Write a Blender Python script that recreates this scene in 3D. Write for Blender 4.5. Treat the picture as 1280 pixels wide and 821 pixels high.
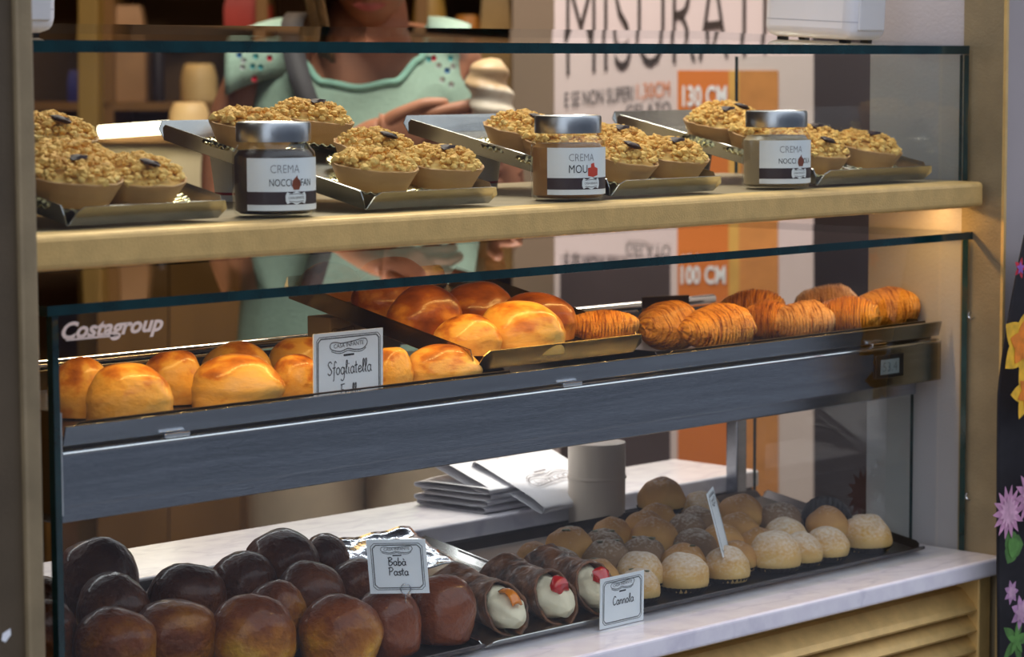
import bpy, bmesh, math, random
from mathutils import Vector, Matrix, noise
for o in list(bpy.data.objects): bpy.data.objects.remove(o)
SC = bpy.context.scene
COL = SC.collection
pi = math.pi
def nz(v): return noise.noise(v, noise_basis='PERLIN_NEW')
RND = random.Random(11)

# ------------------------------------------------------------------ camera
FPX, YAW, PITCH, ROLL = 3314.5, .79681, .09766, -.003632
CAM = Vector((0, 0, 1.35))
_f = Vector((math.sin(YAW)*math.cos(PITCH), math.cos(YAW)*math.cos(PITCH), -math.sin(PITCH)))
_r = Vector((math.cos(YAW), -math.sin(YAW), 0)); _u = _r.cross(_f)
RX = _r*math.cos(ROLL) + _u*math.sin(ROLL); UX = -_r*math.sin(ROLL) + _u*math.cos(ROLL)
cd = bpy.data.cameras.new('camera'); cam = bpy.data.objects.new('camera', cd); COL.objects.link(cam)
M = Matrix((RX, UX, -_f)).transposed().to_4x4(); M.translation = CAM
cam.matrix_world = M
cd.sensor_width = 36; cd.sensor_fit = 'HORIZONTAL'; cd.lens = FPX/1280*36
cd.clip_start = .05
cd.dof.use_dof = True; cd.dof.focus_distance = 2.48; cd.dof.aperture_fstop = 8.5
SC.camera = cam
FH = Vector((math.sin(YAW), math.cos(YAW), 0)); RH = Vector((math.cos(YAW), -math.sin(YAW), 0)); UP = Vector((0, 0, 1))
def ray(px, py): return RX*((px-640)/FPX) - UX*((py-410.5)/FPX) + _f
def at(px, py, x=None, y=None, z=None, pl=None):
    """pixel -> point on the plane x=, y=, z= or pl=(point, normal)"""
    d = ray(px, py)
    if pl: t = (pl[0]-CAM).dot(pl[1])/d.dot(pl[1])
    elif x is not None: t = (x-CAM.x)/d.x
    elif y is not None: t = (y-CAM.y)/d.y
    else: t = (z-CAM.z)/d.z
    return CAM + d*t
def depth(p): return (p-CAM).dot(_f)

# ------------------------------------------------------------------ world, large lights, exposure
W = bpy.data.worlds.new('street_daylight'); SC.world = W; W.use_nodes = True
wb = W.node_tree.nodes['Background']; wb.inputs[0].default_value = (.66, .69, .80, 1); wb.inputs[1].default_value = 2.0
SC.view_settings.view_transform = 'Standard'; SC.view_settings.look = 'None'
SC.view_settings.exposure = 0.0; SC.view_settings.gamma = 1; SC.view_settings.use_curve_mapping = False
SC.cycles.transparent_max_bounces = 24
def area(name, loc, sx, sy, power, col, rot=(0, 0, 0)):
    l = bpy.data.lights.new(name, 'AREA'); l.shape = 'RECTANGLE'; l.size = sx; l.size_y = sy; l.energy = power; l.color = col
    o = bpy.data.objects.new(name, l); COL.objects.link(o); o.location = loc; o.rotation_euler = rot; return o
WARM = (1, .62, .26)
area('ceiling_lamp_counter', (2.35, 2.50, 2.55), 1.2, .25, 44, (1, .90, .80))
area('ceiling_lamp_shop', (3.3, 3.9, 2.72), .9, .9, 9, (1, .60, .24))
area('ceiling_lamp_rear', (2.5, 4.6, 2.72), .9, .6, 8, (1, .50, .13))
area('ceiling_lamp_banner', (3.9, 2.5, 2.7), .5, .5, 13, (1, .86, .74))

# ------------------------------------------------------------------ materials
def nodes(name):
    m = bpy.data.materials.new(name); m.use_nodes = True
    nt = m.node_tree; b = nt.nodes['Principled BSDF']; return m, nt, b
def noise_fac(nt, scale, detail=4, rnd=True, coord='Object', stretch=None):
    N = nt.nodes.new; L = nt.links.new
    tc = N('ShaderNodeTexCoord'); n = N('ShaderNodeTexNoise'); n.inputs['Scale'].default_value = scale; n.inputs['Detail'].default_value = detail
    src = tc.outputs[coord]
    if stretch:
        mp = N('ShaderNodeMapping'); mp.inputs['Scale'].default_value = stretch; L(src, mp.inputs[0]); src = mp.outputs[0]
    if rnd:
        oi = N('ShaderNodeObjectInfo'); a = N('ShaderNodeVectorMath'); a.operation = 'MULTIPLY_ADD'
        L(oi.outputs['Random'], a.inputs[0]); a.inputs[1].default_value = (37, 23, 51); L(src, a.inputs[2]); src = a.outputs[0]
    L(src, n.inputs['Vector']); return n.outputs['Fac']
def ramp(nt, fac, stops):
    r = nt.nodes.new('ShaderNodeValToRGB'); e = r.color_ramp.elements
    while len(e) < len(stops): e.new(.5)
    for k, (p, c) in zip(e, stops): k.position = p; k.color = (*c, 1)
    nt.links.new(fac, r.inputs[0]); return r.outputs[0]
def bump(nt, b, h, dist, strength=1):
    bn = nt.nodes.new('ShaderNodeBump'); bn.inputs['Distance'].default_value = dist; bn.inputs['Strength'].default_value = strength
    nt.links.new(h, bn.inputs['Height']); nt.links.new(bn.outputs[0], b.inputs['Normal'])
def mixc(nt, fac, a, bb):
    m = nt.nodes.new('ShaderNodeMix'); m.data_type = 'RGBA'
    for s, v in ((6, a), (7, bb)):
        if isinstance(v, tuple): m.inputs[s].default_value = (*v, 1)
        else: nt.links.new(v, m.inputs[s])
    nt.links.new(fac, m.inputs[0]); return m.outputs[2]
def maths(nt, op, a, b=None, c=None, clamp=False):
    m = nt.nodes.new('ShaderNodeMath'); m.operation = op; m.use_clamp = clamp
    for i, v in enumerate((a, b, c)):
        if v is None: continue
        if isinstance(v, (int, float)): m.inputs[i].default_value = v
        else: nt.links.new(v, m.inputs[i])
    return m.outputs[0]
MATS = {}
def mat(name, col, rough=.5, metal=0, var=.12, scale=30, bmp=0, bscale=None, coat=0, spec=.5, stretch=None, emit=None, sss=0):
    if name in MATS: return MATS[name]
    m, nt, b = nodes(name)
    b.inputs['Roughness'].default_value = rough; b.inputs['Metallic'].default_value = metal
    b.inputs['Coat Weight'].default_value = coat; b.inputs['Coat Roughness'].default_value = .08
    b.inputs['Specular IOR Level'].default_value = spec
    f = noise_fac(nt, scale, 4, True, 'Object', stretch)
    lo = tuple(max(0, c*(1-var)) for c in col); hi = tuple(min(1, c*(1+var)) for c in col)
    nt.links.new(ramp(nt, f, [(.3, lo), (.7, hi)]), b.inputs['Base Color'])
    if bmp:
        h = noise_fac(nt, bscale or scale*3, 5, False, 'Object', stretch); bump(nt, b, h, bmp)
    if emit:
        b.inputs['Emission Color'].default_value = (*emit[0], 1); b.inputs['Emission Strength'].default_value = emit[1]
    MATS[name] = m; return m
def glass_mat(name, tint, ior=1.5, rough=0):
    m, nt, b = nodes(name); nt.nodes.remove(b)
    out = nt.nodes['Material Output']; N = nt.nodes.new; L = nt.links.new
    t = N('ShaderNodeBsdfTransparent'); t.inputs[0].default_value = (*tint, 1)
    g = N('ShaderNodeBsdfGlossy'); g.inputs['Roughness'].default_value = rough; g.inputs[0].default_value = (.95, .97, 1, 1)
    fr = N('ShaderNodeFresnel'); fr.inputs[0].default_value = ior
    ge = N('ShaderNodeNewGeometry')
    k = maths(nt, 'SUBTRACT', 1.0, ge.outputs['Backfacing']); fac = maths(nt, 'MULTIPLY', fr.outputs[0], k)
    mx = N('ShaderNodeMixShader'); L(fac, mx.inputs[0]); L(t.outputs[0], mx.inputs[1]); L(g.outputs[0], mx.inputs[2])
    L(mx.outputs[0], out.inputs['Surface']); MATS[name] = m; return m
GLASS = glass_mat('clear_glass', (.955, .975, .965))
JARGLASS = glass_mat('jar_glass', (.95, .96, .95))
FILM = glass_mat('clear_plastic', (.90, .92, .94), 1.6, .12)
EDGE = mat('green_glass_edge', (.004, .030, .034), .12, 0, .3, 40, spec=.6)
GOLD = mat('gold_paint', (.64, .43, .155), .42, .35, .10, 60, .0004, 500)
GOLDD = mat('bronze_paint', (.265, .205, .115), .45, .25, .16, 25, .0004, 400)
STEEL = mat('brushed_steel', (.35, .37, .42), .16, 1, .12, 6, .00012, 60, stretch=(1, 30, 30))
TRAYST = mat('tray_steel', (.56, .55, .52), .24, 1, .08, 20)
DARKST = mat('dark_baking_tray', (.075, .060, .055), .30, .8, .25, 20)
CHROME = mat('chrome', (.85, .85, .85), .10, 1, .03, 20)
FOIL = mat('gold_silver_foil', (.80, .64, .36), .18, 1, .45, 55)
LIDM = mat('silver_lid', (.50, .51, .54), .28, 1, .05, 20)
WHITEP = mat('white_plastic', (.80, .80, .82), .32, 0, .03, 10)
PAPER = mat('white_card', (.80, .83, .86), .6, 0, .03, 40)
INK = mat('black_ink', (.025, .025, .03), .6, 0, .1, 40)
BLACKP = mat('black_plastic', (.012, .012, .014), .35, 0, .1, 40)
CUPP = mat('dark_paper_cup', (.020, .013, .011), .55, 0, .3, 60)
def marble():
    m, nt, b = nodes('white_marble')
    f = noise_fac(nt, 7, 8, False, 'Object', (1, 2.4, 1)); g = noise_fac(nt, 45, 6, False)
    v = maths(nt, 'ABSOLUTE', maths(nt, 'SUBTRACT', f, .5))
    c1 = ramp(nt, v, [(0, (.70, .68, .74)), (.03, (.80, .78, .82)), (.25, (.85, .83, .86))])
    c2 = ramp(nt, g, [(.35, (.92, .91, .94)), (.6, (1, 1, 1))])
    mm = nt.nodes.new('ShaderNodeMix'); mm.data_type = 'RGBA'; mm.blend_type = 'MULTIPLY'; mm.inputs[0].default_value = 1
    nt.links.new(c1, mm.inputs[6]); nt.links.new(c2, mm.inputs[7]); nt.links.new(mm.outputs[2], b.inputs['Base Color'])
    b.inputs['Roughness'].default_value = .16; MATS['white_marble'] = m; return m
MARBLE = marble()
def pastry(name, stops, scale, topstops=None, rough=.42, coat=.2, bmp=.0012, bscale=40, streak=None, dust=None, wob=.35, layers=False):
    """baked crust: colour runs over the height of the piece with noise patches (browning)"""
    m, nt, b = nodes(name); N = nt.nodes.new; L = nt.links.new
    f = noise_fac(nt, scale, 6, True, 'Generated', streak)
    tc = N('ShaderNodeTexCoord'); sx = N('ShaderNodeSeparateXYZ'); L(tc.outputs['Generated'], sx.inputs[0])
    fac = maths(nt, 'MULTIPLY_ADD', f, wob*2, maths(nt, 'MULTIPLY_ADD', sx.outputs[2], 1-wob, -wob*.5))
    c = ramp(nt, fac, stops)
    fine = noise_fac(nt, scale*9, 5, True, 'Generated', streak)
    if dust:
        geo = N('ShaderNodeNewGeometry'); sn = N('ShaderNodeSeparateXYZ'); L(geo.outputs['Normal'], sn.inputs[0])
        d = maths(nt, 'MULTIPLY_ADD', sn.outputs[2], .75, maths(nt, 'MULTIPLY_ADD', fine, 1.5, dust), clamp=True)
        c = mixc(nt, maths(nt, 'MULTIPLY', d, .85), c, (.80, .74, .66))
    if layers:
        lf = noise_fac(nt, 1.5, 3, True, 'Generated', (34, 1.2, 1.2))
        mm = N('ShaderNodeMix'); mm.data_type = 'RGBA'; mm.blend_type = 'MULTIPLY'; mm.inputs[0].default_value = 1
        L(c, mm.inputs[6]); L(ramp(nt, lf, [(.36, (.42, .26, .14)), (.50, (1, 1, 1)), (.70, (1, 1, 1))]), mm.inputs[7]); c = mm.outputs[2]
    L(c, b.inputs['Base Color'])
    b.inputs['Roughness'].default_value = rough; b.inputs['Coat Weight'].default_value = coat; b.inputs['Coat Roughness'].default_value = .16 if coat > .4 else .18; b.inputs['Specular IOR Level'].default_value = .22 if coat > .4 else .4
    bump(nt, b, noise_fac(nt, bscale, 6, True, 'Generated', streak), bmp); MATS[name] = m; return m
FROLLA = pastry('golden_shortcrust', [(.15, (.62, .27, .050)), (.36, (.84, .50, .13)), (.52, (.86, .47, .085)), (.64, (.62, .22, .025)), (.82, (.26, .065, .008))], 2.2, bmp=.0007, bscale=12, coat=.5, wob=.62)
FROLLAD = pastry('dark_shortcrust', [(.12, (.62, .28, .050)), (.34, (.60, .25, .035)), (.50, (.32, .085, .010)), (.80, (.10, .022, .004))], 2.2, bmp=.0007, bscale=12, coat=.5, wob=.6)
RICCIA = pastry('layered_crust', [(.15, (.46, .17, .025)), (.45, (.74, .35, .06)), (.72, (.68, .29, .045)), (.95, (.36, .12, .016))], 2.6, coat=.25, bmp=.002, bscale=16, streak=(3, 1, 1), wob=.5, layers=True)
RICCIAP = pastry('pale_layered_crust', [(.15, (.42, .17, .05)), (.45, (.70, .38, .14)), (.75, (.72, .38, .14)), (.95, (.40, .15, .03))], 2.6, coat=.15, bmp=.002, bscale=16, streak=(3, 1, 1), wob=.5, layers=True)
BABA = pastry('syrup_brown_crust', [(.10, (.40, .16, .02)), (.34, (.22, .060, .008)), (.58, (.115, .026, .005)), (.95, (.050, .011, .003))], 1.7, wob=.5, rough=.45, coat=.42, bmp=.004, bscale=11)
BABAL = pastry('syrup_amber_crust', [(.12, (.70, .40, .03)), (.36, (.42, .15, .010)), (.58, (.19, .042, .005)), (.90, (.075, .014, .003))], 1.7, wob=.55, rough=.45, coat=.42, bmp=.004, bscale=11)
BABAR = pastry('syrup_red_brown_crust', [(.10, (.20, .042, .008)), (.5, (.22, .050, .010)), (.95, (.08, .015, .004))], 1.7, rough=.36, coat=.6, bmp=.003, bscale=12)
BUNP = pastry('plain_bun_crust', [(.1, (.66, .42, .14)), (.45, (.56, .29, .085)), (.8, (.38, .18, .06)), (.98, (.28, .12, .045))], 1.6, rough=.62, coat=0, bmp=.0006, bscale=50, dust=-1.38)
BUND = pastry('dusted_bun_crust', [(.1, (.80, .56, .22)), (.5, (.66, .38, .12)), (.95, (.44, .22, .07))], 1.6, rough=.75, coat=0, bmp=.0006, bscale=60, dust=-.82)
BUNG = pastry('grey_brown_bun_crust', [(.1, (.42, .26, .12)), (.5, (.26, .155, .085)), (.95, (.18, .105, .065))], 1.6, rough=.7, coat=0, bmp=.0006, bscale=60, dust=-1.22)
TSHELL = pastry('tart_shell', [(.1, (.50, .25, .065)), (.5, (.62, .35, .125)), (.95, (.58, .33, .13))], 2.5, rough=.6, coat=0, bmp=.0008, bscale=60)
CRUMB = pastry('crumble_topping', [(.15, (.95, .70, .26)), (.45, (.92, .60, .17)), (.72, (.82, .46, .10)), (1.0, (.50, .22, .05))], 7, rough=.7, coat=0, bmp=.0008, bscale=60, wob=.45)
CHOC = mat('chocolate', (.040, .018, .016), .65, 0, .3, 60)
CANN = mat('fried_shell', (.15, .055, .018), .5, 0, .7, 70, .003, 110, coat=.25)
RICOTTA = mat('ricotta_cream', (.86, .78, .56), .5, 0, .06, 60, .0006, 150)
CHERRY = mat('red_cherry', (.52, .006, .008), .12, 0, .2, 60, coat=.8)
PEEL = mat('candied_orange', (.70, .20, .010), .2, 0, .2, 60, coat=.6)
LEAFY = mat('pistachio_green', (.075, .070, .022), .5, 0, .35, 120)

# ------------------------------------------------------------------ mesh helpers
class MB:
    def __init__(s): s.v = []; s.f = []; s.m = []
    def add(s, vs, fs, mi=0, mtx=None):
        n = len(s.v)
        s.v += [tuple(mtx @ Vector(v)) if mtx else tuple(v) for v in vs]
        s.f += [tuple(i+n for i in f) for f in fs]; s.m += [mi]*len(fs); return s
    def box(s, x0, x1, y0, y1, z0, z1, mi=0, mtx=None, mis=None):
        vs = [(x0,y0,z0),(x1,y0,z0),(x1,y1,z0),(x0,y1,z0),(x0,y0,z1),(x1,y0,z1),(x1,y1,z1),(x0,y1,z1)]
        fs = [(0,3,2,1),(4,5,6,7),(0,1,5,4),(2,3,7,6),(1,2,6,5),(3,0,4,7)]   # bottom top front back right left
        s.add(vs, fs, mi, mtx)
        if mis: s.m[-6:] = mis
        return s
    def grid(s, fn, nu, nv, cu=False, mi=0, mtx=None):
        vs = [fn(i/(nu if cu else nu-1), j/(nv-1)) for j in range(nv) for i in range(nu)]
        fs = []
        for j in range(nv-1):
            for i in range(nu if cu else nu-1):
                k = (i+1) % nu; fs.append((j*nu+i, j*nu+k, (j+1)*nu+k, (j+1)*nu+i))
        return s.add(vs, fs, mi, mtx)
    def lathe(s, prof, n=32, mi=0, mtx=None, a0=0, a1=2*pi):
        full = abs(a1-a0-2*pi) < 1e-6; m = n if full else n+1
        vs = []; fs = []
        for r, z in prof:
            for i in range(m): a = a0+(a1-a0)*i/n; vs.append((r*math.cos(a), r*math.sin(a), z))
        for j in range(len(prof)-1):
            for i in range(n):
                k = (i+1) % m; fs.append((j*m+i, j*m+k, (j+1)*m+k, (j+1)*m+i))
        return s.add(vs, fs, mi, mtx)
    def tube(s, path, r, n=8, mi=0, cap=True):
        P = [Vector(p) for p in path]; rr = r if isinstance(r, (list, tuple)) else [r]*len(P); vs = []; fs = []
        for i, p in enumerate(P):
            t = (P[min(i+1, len(P)-1)]-P[max(i-1, 0)]).normalized()
            a = t.cross(UP if abs(t.z) < .9 else Vector((1, 0, 0))).normalized(); b = a.cross(t)
            for k in range(n): q = 2*pi*k/n; vs.append(p+(a*math.cos(q)+b*math.sin(q))*rr[i])
        for i in range(len(P)-1):
            for k in range(n): l = (k+1) % n; fs.append((i*n+k, i*n+l, (i+1)*n+l, (i+1)*n+k))
        if cap: fs += [tuple(range(n))[::-1], tuple(range((len(P)-1)*n, len(P)*n))]
        return s.add(vs, fs, mi)
    def build(s, name, mats, parent=None, smooth=True, bevel=0, solid=0, sub=0, loc=None):
        me = bpy.data.meshes.new(name); me.from_pydata(s.v, [], s.f)
        ml = mats if isinstance(mats, (list, tuple)) else [mats]
        for m in ml: me.materials.append(m)
        if len(ml) > 1: me.polygons.foreach_set('material_index', s.m)
        me.update()
        b = bmesh.new(); b.from_mesh(me); bmesh.ops.recalc_face_normals(b, faces=b.faces) if not getattr(s, 'keep', 0) else None; b.to_mesh(me); b.free()
        if smooth:
            me.polygons.foreach_set('use_smooth', [True]*len(me.polygons)); me.set_sharp_from_angle(angle=.7)
        o = bpy.data.objects.new(name, me); COL.objects.link(o)
        if parent: o.parent = parent
        if loc: o.location = loc
        if solid: k = o.modifiers.new('s', 'SOLIDIFY'); k.thickness = solid; k.offset = 0
        if bevel: k = o.modifiers.new('b', 'BEVEL'); k.width = bevel; k.segments = 3; k.limit_method = 'ANGLE'
        if sub: k = o.modifiers.new('u', 'SUBSURF'); k.levels = sub; k.render_levels = sub
        return o
def tag(o, label, cat, group=None):
    o['label'] = label; o['category'] = cat
    if group: o['group'] = group
    return o
def thing(name, label, cat, loc=(0, 0, 0), rz=0, group=None):
    o = bpy.data.objects.new(name, None); COL.objects.link(o); o.location = loc; o.rotation_euler = (0, 0, rz); o.empty_display_size = .02
    return tag(o, label, cat, group)
def struct(o): o['kind'] = 'structure'; return o
def copy_tree(o, parent=None):
    c = o.copy(); COL.objects.link(c); c.parent = parent
    for ch in o.children: copy_tree(ch, c)
    return c
_tc = {}
def text2d(s, shear=0, xs=1, bold=0):
    key = (s, shear, xs, bold)
    if key in _tc: return _tc[key]
    cu = bpy.data.curves.new('t', 'FONT'); cu.body = s; cu.size = 1; cu.shear = shear; cu.offset = bold; cu.resolution_u = 3
    o = bpy.data.objects.new('t', cu); COL.objects.link(o)
    dg = bpy.context.evaluated_depsgraph_get(); me = bpy.data.meshes.new_from_object(o.evaluated_get(dg))
    vs = [(v.co.x*xs, v.co.y) for v in me.vertices]; fs = [tuple(p.vertices) for p in me.polygons]
    bpy.data.objects.remove(o); bpy.data.curves.remove(cu); bpy.data.meshes.remove(me)
    x0 = min(v[0] for v in vs); x1 = max(v[0] for v in vs)
    _tc[key] = ([(x-x0, y) for x, y in vs], fs, x1-x0); return _tc[key]
def text_into(mb, s, fn, width=None, height=None, mi=0, **k):
    """flat print; fn maps (u right, v up) metres -> point; cap height is .72 of the font size"""
    vs, fs, w = text2d(s, **k); sy = height/.72 if height else None; sx = width/w if width else sy
    if sy is None: sy = sx
    mb.add([fn(x*sx, y*sy) for x, y in vs], fs, mi)
def catmull(P, k=5):
    out = []
    for i in range(len(P)-1):
        p0, p1, p2, p3 = P[max(i-1, 0)], P[i], P[i+1], P[min(i+2, len(P)-1)]
        for j in range(k):
            t = j/k
            out.append(tuple(.5*((2*b)+(-a+c)*t+(2*a-5*b+4*c-d)*t*t+(-a+3*b-3*c+d)*t**3) for a, b, c, d in zip(p0, p1, p2, p3)))
    return out+[tuple(P[-1])]
def ribbon(mb, pts, w, fn, mi=0):
    n = len(pts); vs = []
    for i, p in enumerate(pts):
        a = pts[max(i-1, 0)]; b = pts[min(i+1, n-1)]; dx, dy = b[0]-a[0], b[1]-a[1]; l = math.hypot(dx, dy) or 1
        for sgn in (-.5, .5): vs.append(fn(p[0]-dy/l*w*sgn, p[1]+dx/l*w*sgn))
    mb.add(vs, [(2*i, 2*i+1, 2*i+3, 2*i+2) for i in range(n-1)], mi)
EL = [(.75,.7),(.5,1.02),(.15,.85),(.05,.4),(.3,-.02),(.62,.15),(.76,.6)]
GLY = {'o': ([EL+[(.75,.7)]], .95), 'a': ([EL, [(.78,1),(.74,.3),(.95,0)]], 1.0),
 'l': ([[(0,.2),(.35,1.2),(.42,1.85),(.28,2.0),(.16,1.6),(.16,.25),(.38,0)]], .55), 'i': ([[(.12,1),(.12,.2),(.34,0)], [(.14,1.42),(.18,1.55)]], .5),
 't': ([[(.22,1.75),(.2,.25),(.42,0)], [(-.12,1.1),(.55,1.18)]], .62), 'e': ([[(.1,.45),(.7,.65),(.5,1),(.2,.85),(.08,.4),(.35,0),(.8,.25)]], .9),
 'f': ([[(.75,1.75),(.48,2.0),(.32,1.5),(.2,-.6),(0,-.9)], [(-.08,1.0),(.6,1.08)]], .68), 'g': ([EL, [(.78,1),(.76,-.5),(.4,-1),(.02,-.75)]], 1.02),
 'S': ([[(.9,1.7),(.5,2.0),(.1,1.6),(.45,1.05),(.85,.5),(.45,0),(0,.3)]], 1.1), 'F': ([[(.25,2),(.15,0)], [(0,1.92),(.95,2.02)], [(.18,1.1),(.7,1.16)]], 1.0),
 'r': ([[(.1,1),(.15,0)], [(.15,.55),(.4,.95),(.7,.95)]], .75), 's': ([[(.65,.85),(.35,1),(.1,.75),(.6,.3),(.35,0),(0,.15)]], .75),
 'b': ([[(.15,2),(.15,.1),(.5,0),(.78,.45),(.5,.95),(.16,.6)]], .95), 'n': ([[(.1,1),(.1,0)], [(.1,.6),(.4,1),(.66,.8),(.7,.1),(.9,0)]], .95),
 'B': ([[(.25,2),(.15,0)], [(0,1.85),(.6,2.02),(.95,1.6),(.3,1.08),(1.0,.75),(.75,.1),(.15,0)]], 1.2), 'P': ([[(.25,2),(.15,0)], [(0,1.8),(.6,2.02),(1.0,1.55),(.65,1.0),(.2,1.0)]], 1.15),
 'C': ([[(.95,1.7),(.6,2.0),(.15,1.4),(.1,.6),(.45,0),(.95,.3)]], 1.1), 'à': ([EL, [(.78,1),(.74,.3),(.95,0)], [(.25,1.7),(.55,1.35)]], 1.0), ' ': ([], .6)}
def script(mb, s, x, y, xh, w, fn, width=None, mi=0):
    adv = sum(GLY[c][1] for c in s)*xh; k = (width/adv) if width else 1
    for c in s:
        for st in GLY[c][0]: ribbon(mb, [(x+a*xh*k, y+b*xh) for a, b in catmull(st, 4)], w, fn, mi)
        x += GLY[c][1]*xh*k
def logo(mb, cx, cy, w, fn, mi=0, lw=None):
    """scrolled banner with the house name and a small flourish under it"""
    lw = lw or w*.018; h = w*.22
    top = [(-.5,.10),(-.46,.38),(-.34,.42),(-.2,.30),(0,.36),(.2,.46),(.36,.56),(.46,.50),(.5,.22)]
    bot = [(-.5,.10),(-.47,-.16),(-.36,-.34),(-.2,-.42),(-.02,-.22),(.14,-.36),(.34,-.38),(.46,-.10),(.5,.22)]
    for P in (top, bot): ribbon(mb, [(cx+a*w, cy+b*h) for a, b in catmull(P, 5)], lw, fn, mi)
    ribbon(mb, [(cx+a*w, cy+b*h-h*.18) for a, b in catmull(bot[1:-1], 4)], lw*.8, fn, mi)
    text_into(mb, 'CASA INFANTE', lambda u, v: fn(cx-w*.40+u, cy-h*.12+v+u*.04), width=w*.80, height=h*.40, mi=mi)
    ribbon(mb, [(cx-.14*w, cy-h*.80), (cx+.14*w, cy-h*.78)], lw*2.2, fn, mi)
def crad(base, r, amp=.5): return 1+amp*(nz(Vector(base)*r))

# ------------------------------------------------------------------ measured planes
XL, XR = 1.205, 2.428          # glass ends
YF = 1.680                     # front glass
ZM, ZSH, ZSLAB = .8153, 1.226, 1.170
YB = 2.03

# ================================================================== SETTING
def sbox(name, dims, m, bevel=0, parent=None):
    o = MB().box(*dims).build(name, m, parent, False, bevel)
    return struct(o) if not parent else o
FLOORM = mat('brown_floor', (.16, .10, .055), .4, 0, .2, 6)
GREYW = mat('grey_paint', (.43, .40, .41), .6, 0, .05, 5, .0004, 300)
STREETW = mat('grey_facade', (.33, .295, .29), .7, 0, .08, 5)
BROWNW = mat('brown_wall', (.115, .055, .014), .6, 0, .25, 3)
sbox('floor', (-1.5, 7.5, 1.62, 6.6, -.05, 0), FLOORM)
sbox('ceiling', (-1.5, 7.5, 1.62, 6.6, 2.8, 2.86), BROWNW)
sbox('wall_back', (-1.5, 7.5, 6.5, 6.6, 0, 2.8), BROWNW)
sbox('wall_side', (7.4, 7.5, 1.62, 6.5, 0, 2.8), BROWNW)
sbox('wall_west', (-1.5, -1.4, 1.62, 6.5, 0, 2.8), BROWNW)
wl = sbox('wall_left', (-1.4, 1.1515, 1.622, 1.80, 0, 2.8), mat('shaded_bronze', (.085, .062, .036), .5, .15, .2, 12, .0004, 300))  # bronze sheet of the pillar, with the shade on this face put into its colour
MB().box(1.1385, 1.1535, 1.616, 1.70, 0, 2.8).build('edge_trim', GOLDD, wl, False, .003)
q_ = at(8, 794, y=1.6215)
MB().add([(q_.x-.0045, q_.y, q_.z-.003), (q_.x-.001, q_.y, q_.z-.005), (q_.x+.004, q_.y, q_.z), (q_.x+.0035, q_.y, q_.z+.0045), (q_.x-.003, q_.y, q_.z+.002)], [(0, 1, 2, 3, 4)]).build('torn_sticker', PAPER, wl, False, 0, .0004)
wr = sbox('wall_right', (2.438, 7.4, 1.6355, 1.815, 0, 2.8), GREYW)
o = MB().box(2.4335, 2.438, 1.632, 1.686, 0, 2.8).build('gold_cladding', GOLDD, wr, False, .001)
o = MB().box(2.4330, 2.4375, 1.6300, 1.6335, 0, 2.8).build('cladding_edge', GOLD, wr, False)
for (px, py) in ((1214, 394), (1211, 620)):
    p = at(px, py, x=2.433)
    MB().lathe([(0, -.0012), (.0028, -.0012), (.0042, 0), (.0042, .001)], 14, mtx=Matrix.Translation(p) @ Matrix.Rotation(-pi/2, 4, 'Y')).build('screw', CHROME, wr)
sbox('wall_lintel', (1.15, 2.44, 1.64, 1.815, 2.05, 2.8), STREETW)
st = sbox('wall_street', (2.438, 6.5, 1.6320, 1.6350, 0, 2.8), STREETW)
sbox('ground_street', (-9, 34, -9, 1.60, -.14, -.05), mat('street_paving', (.20, .20, .21), .7, 0, .15, 4))
ob = sbox('wall_opposite', (-9, 34, -7.2, -7.0, -.14, 5.0), mat('opposite_facade', (.10, .11, .145), .7, 0, .2, 1))
for i in range(12):
    MB().box(-6+i*3, -4.9+i*3, -7.0, -6.96, .4, 3.1).build('window_pane', mat('dark_panes', (.03, .035, .045), .15, 0, .2, 3), ob, False)

# ================================================================== COUNTER BASE, MARBLE, LEDGE
base = thing('counter_base', 'gold painted counter front with horizontal louvres under the marble top', 'counter', (0, 0, 0))
MB().box(1.155, 2.425, 1.665, 2.0, 0, .7948).build('panel', GOLD, base, False)
MB().box(2.402, 2.424, 1.634, 1.668, 0, .7945).build('stile', GOLD, base, False, .002)
slm = None
for i in range(11):
    z = .768-i*.0226
    if slm is None:
        P = [(1.636, -.010), (1.638, -.0128), (1.646, -.0105), (1.664, .0085), (1.664, .0125), (1.656, .011), (1.640, -.004)]
        vs = [(x, y, zz) for x in (1.156, 2.402) for y, zz in P]; n = len(P)
        fs = [(k, (k+1) % n, n+(k+1) % n, n+k) for k in range(n)]+[tuple(range(n))[::-1], tuple(range(n, 2*n))]
        slm = MB().add(vs, fs).build('slat', GOLD, base, False); slm.location.z = z
    else:
        c = slm.copy(); COL.objects.link(c); c.parent = base; c.location.z = z
tag(MB().box(1.154, 2.4335, 1.623, 1.995, ZM-.020, ZM).build('marble_worktop', MARBLE, None, False, .0035), 'white marble worktop slab resting on the gold louvred counter', 'worktop')
tag(MB().box(1.20, 2.46, 1.99, 2.125, .850, .870).build('marble_ledge', MARBLE, None, False, .003), 'raised white marble ledge behind the brown babas and buns', 'ledge')
lb = tag(MB().box(1.20, 2.46, 2.0, 2.12, 0, .8495).build('back_counter', mat('dark_counter', (.05, .045, .045), .5, 0, .2, 20), None, False, .002), 'dark cabinet body carrying the raised marble ledge', 'cabinet')

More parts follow.
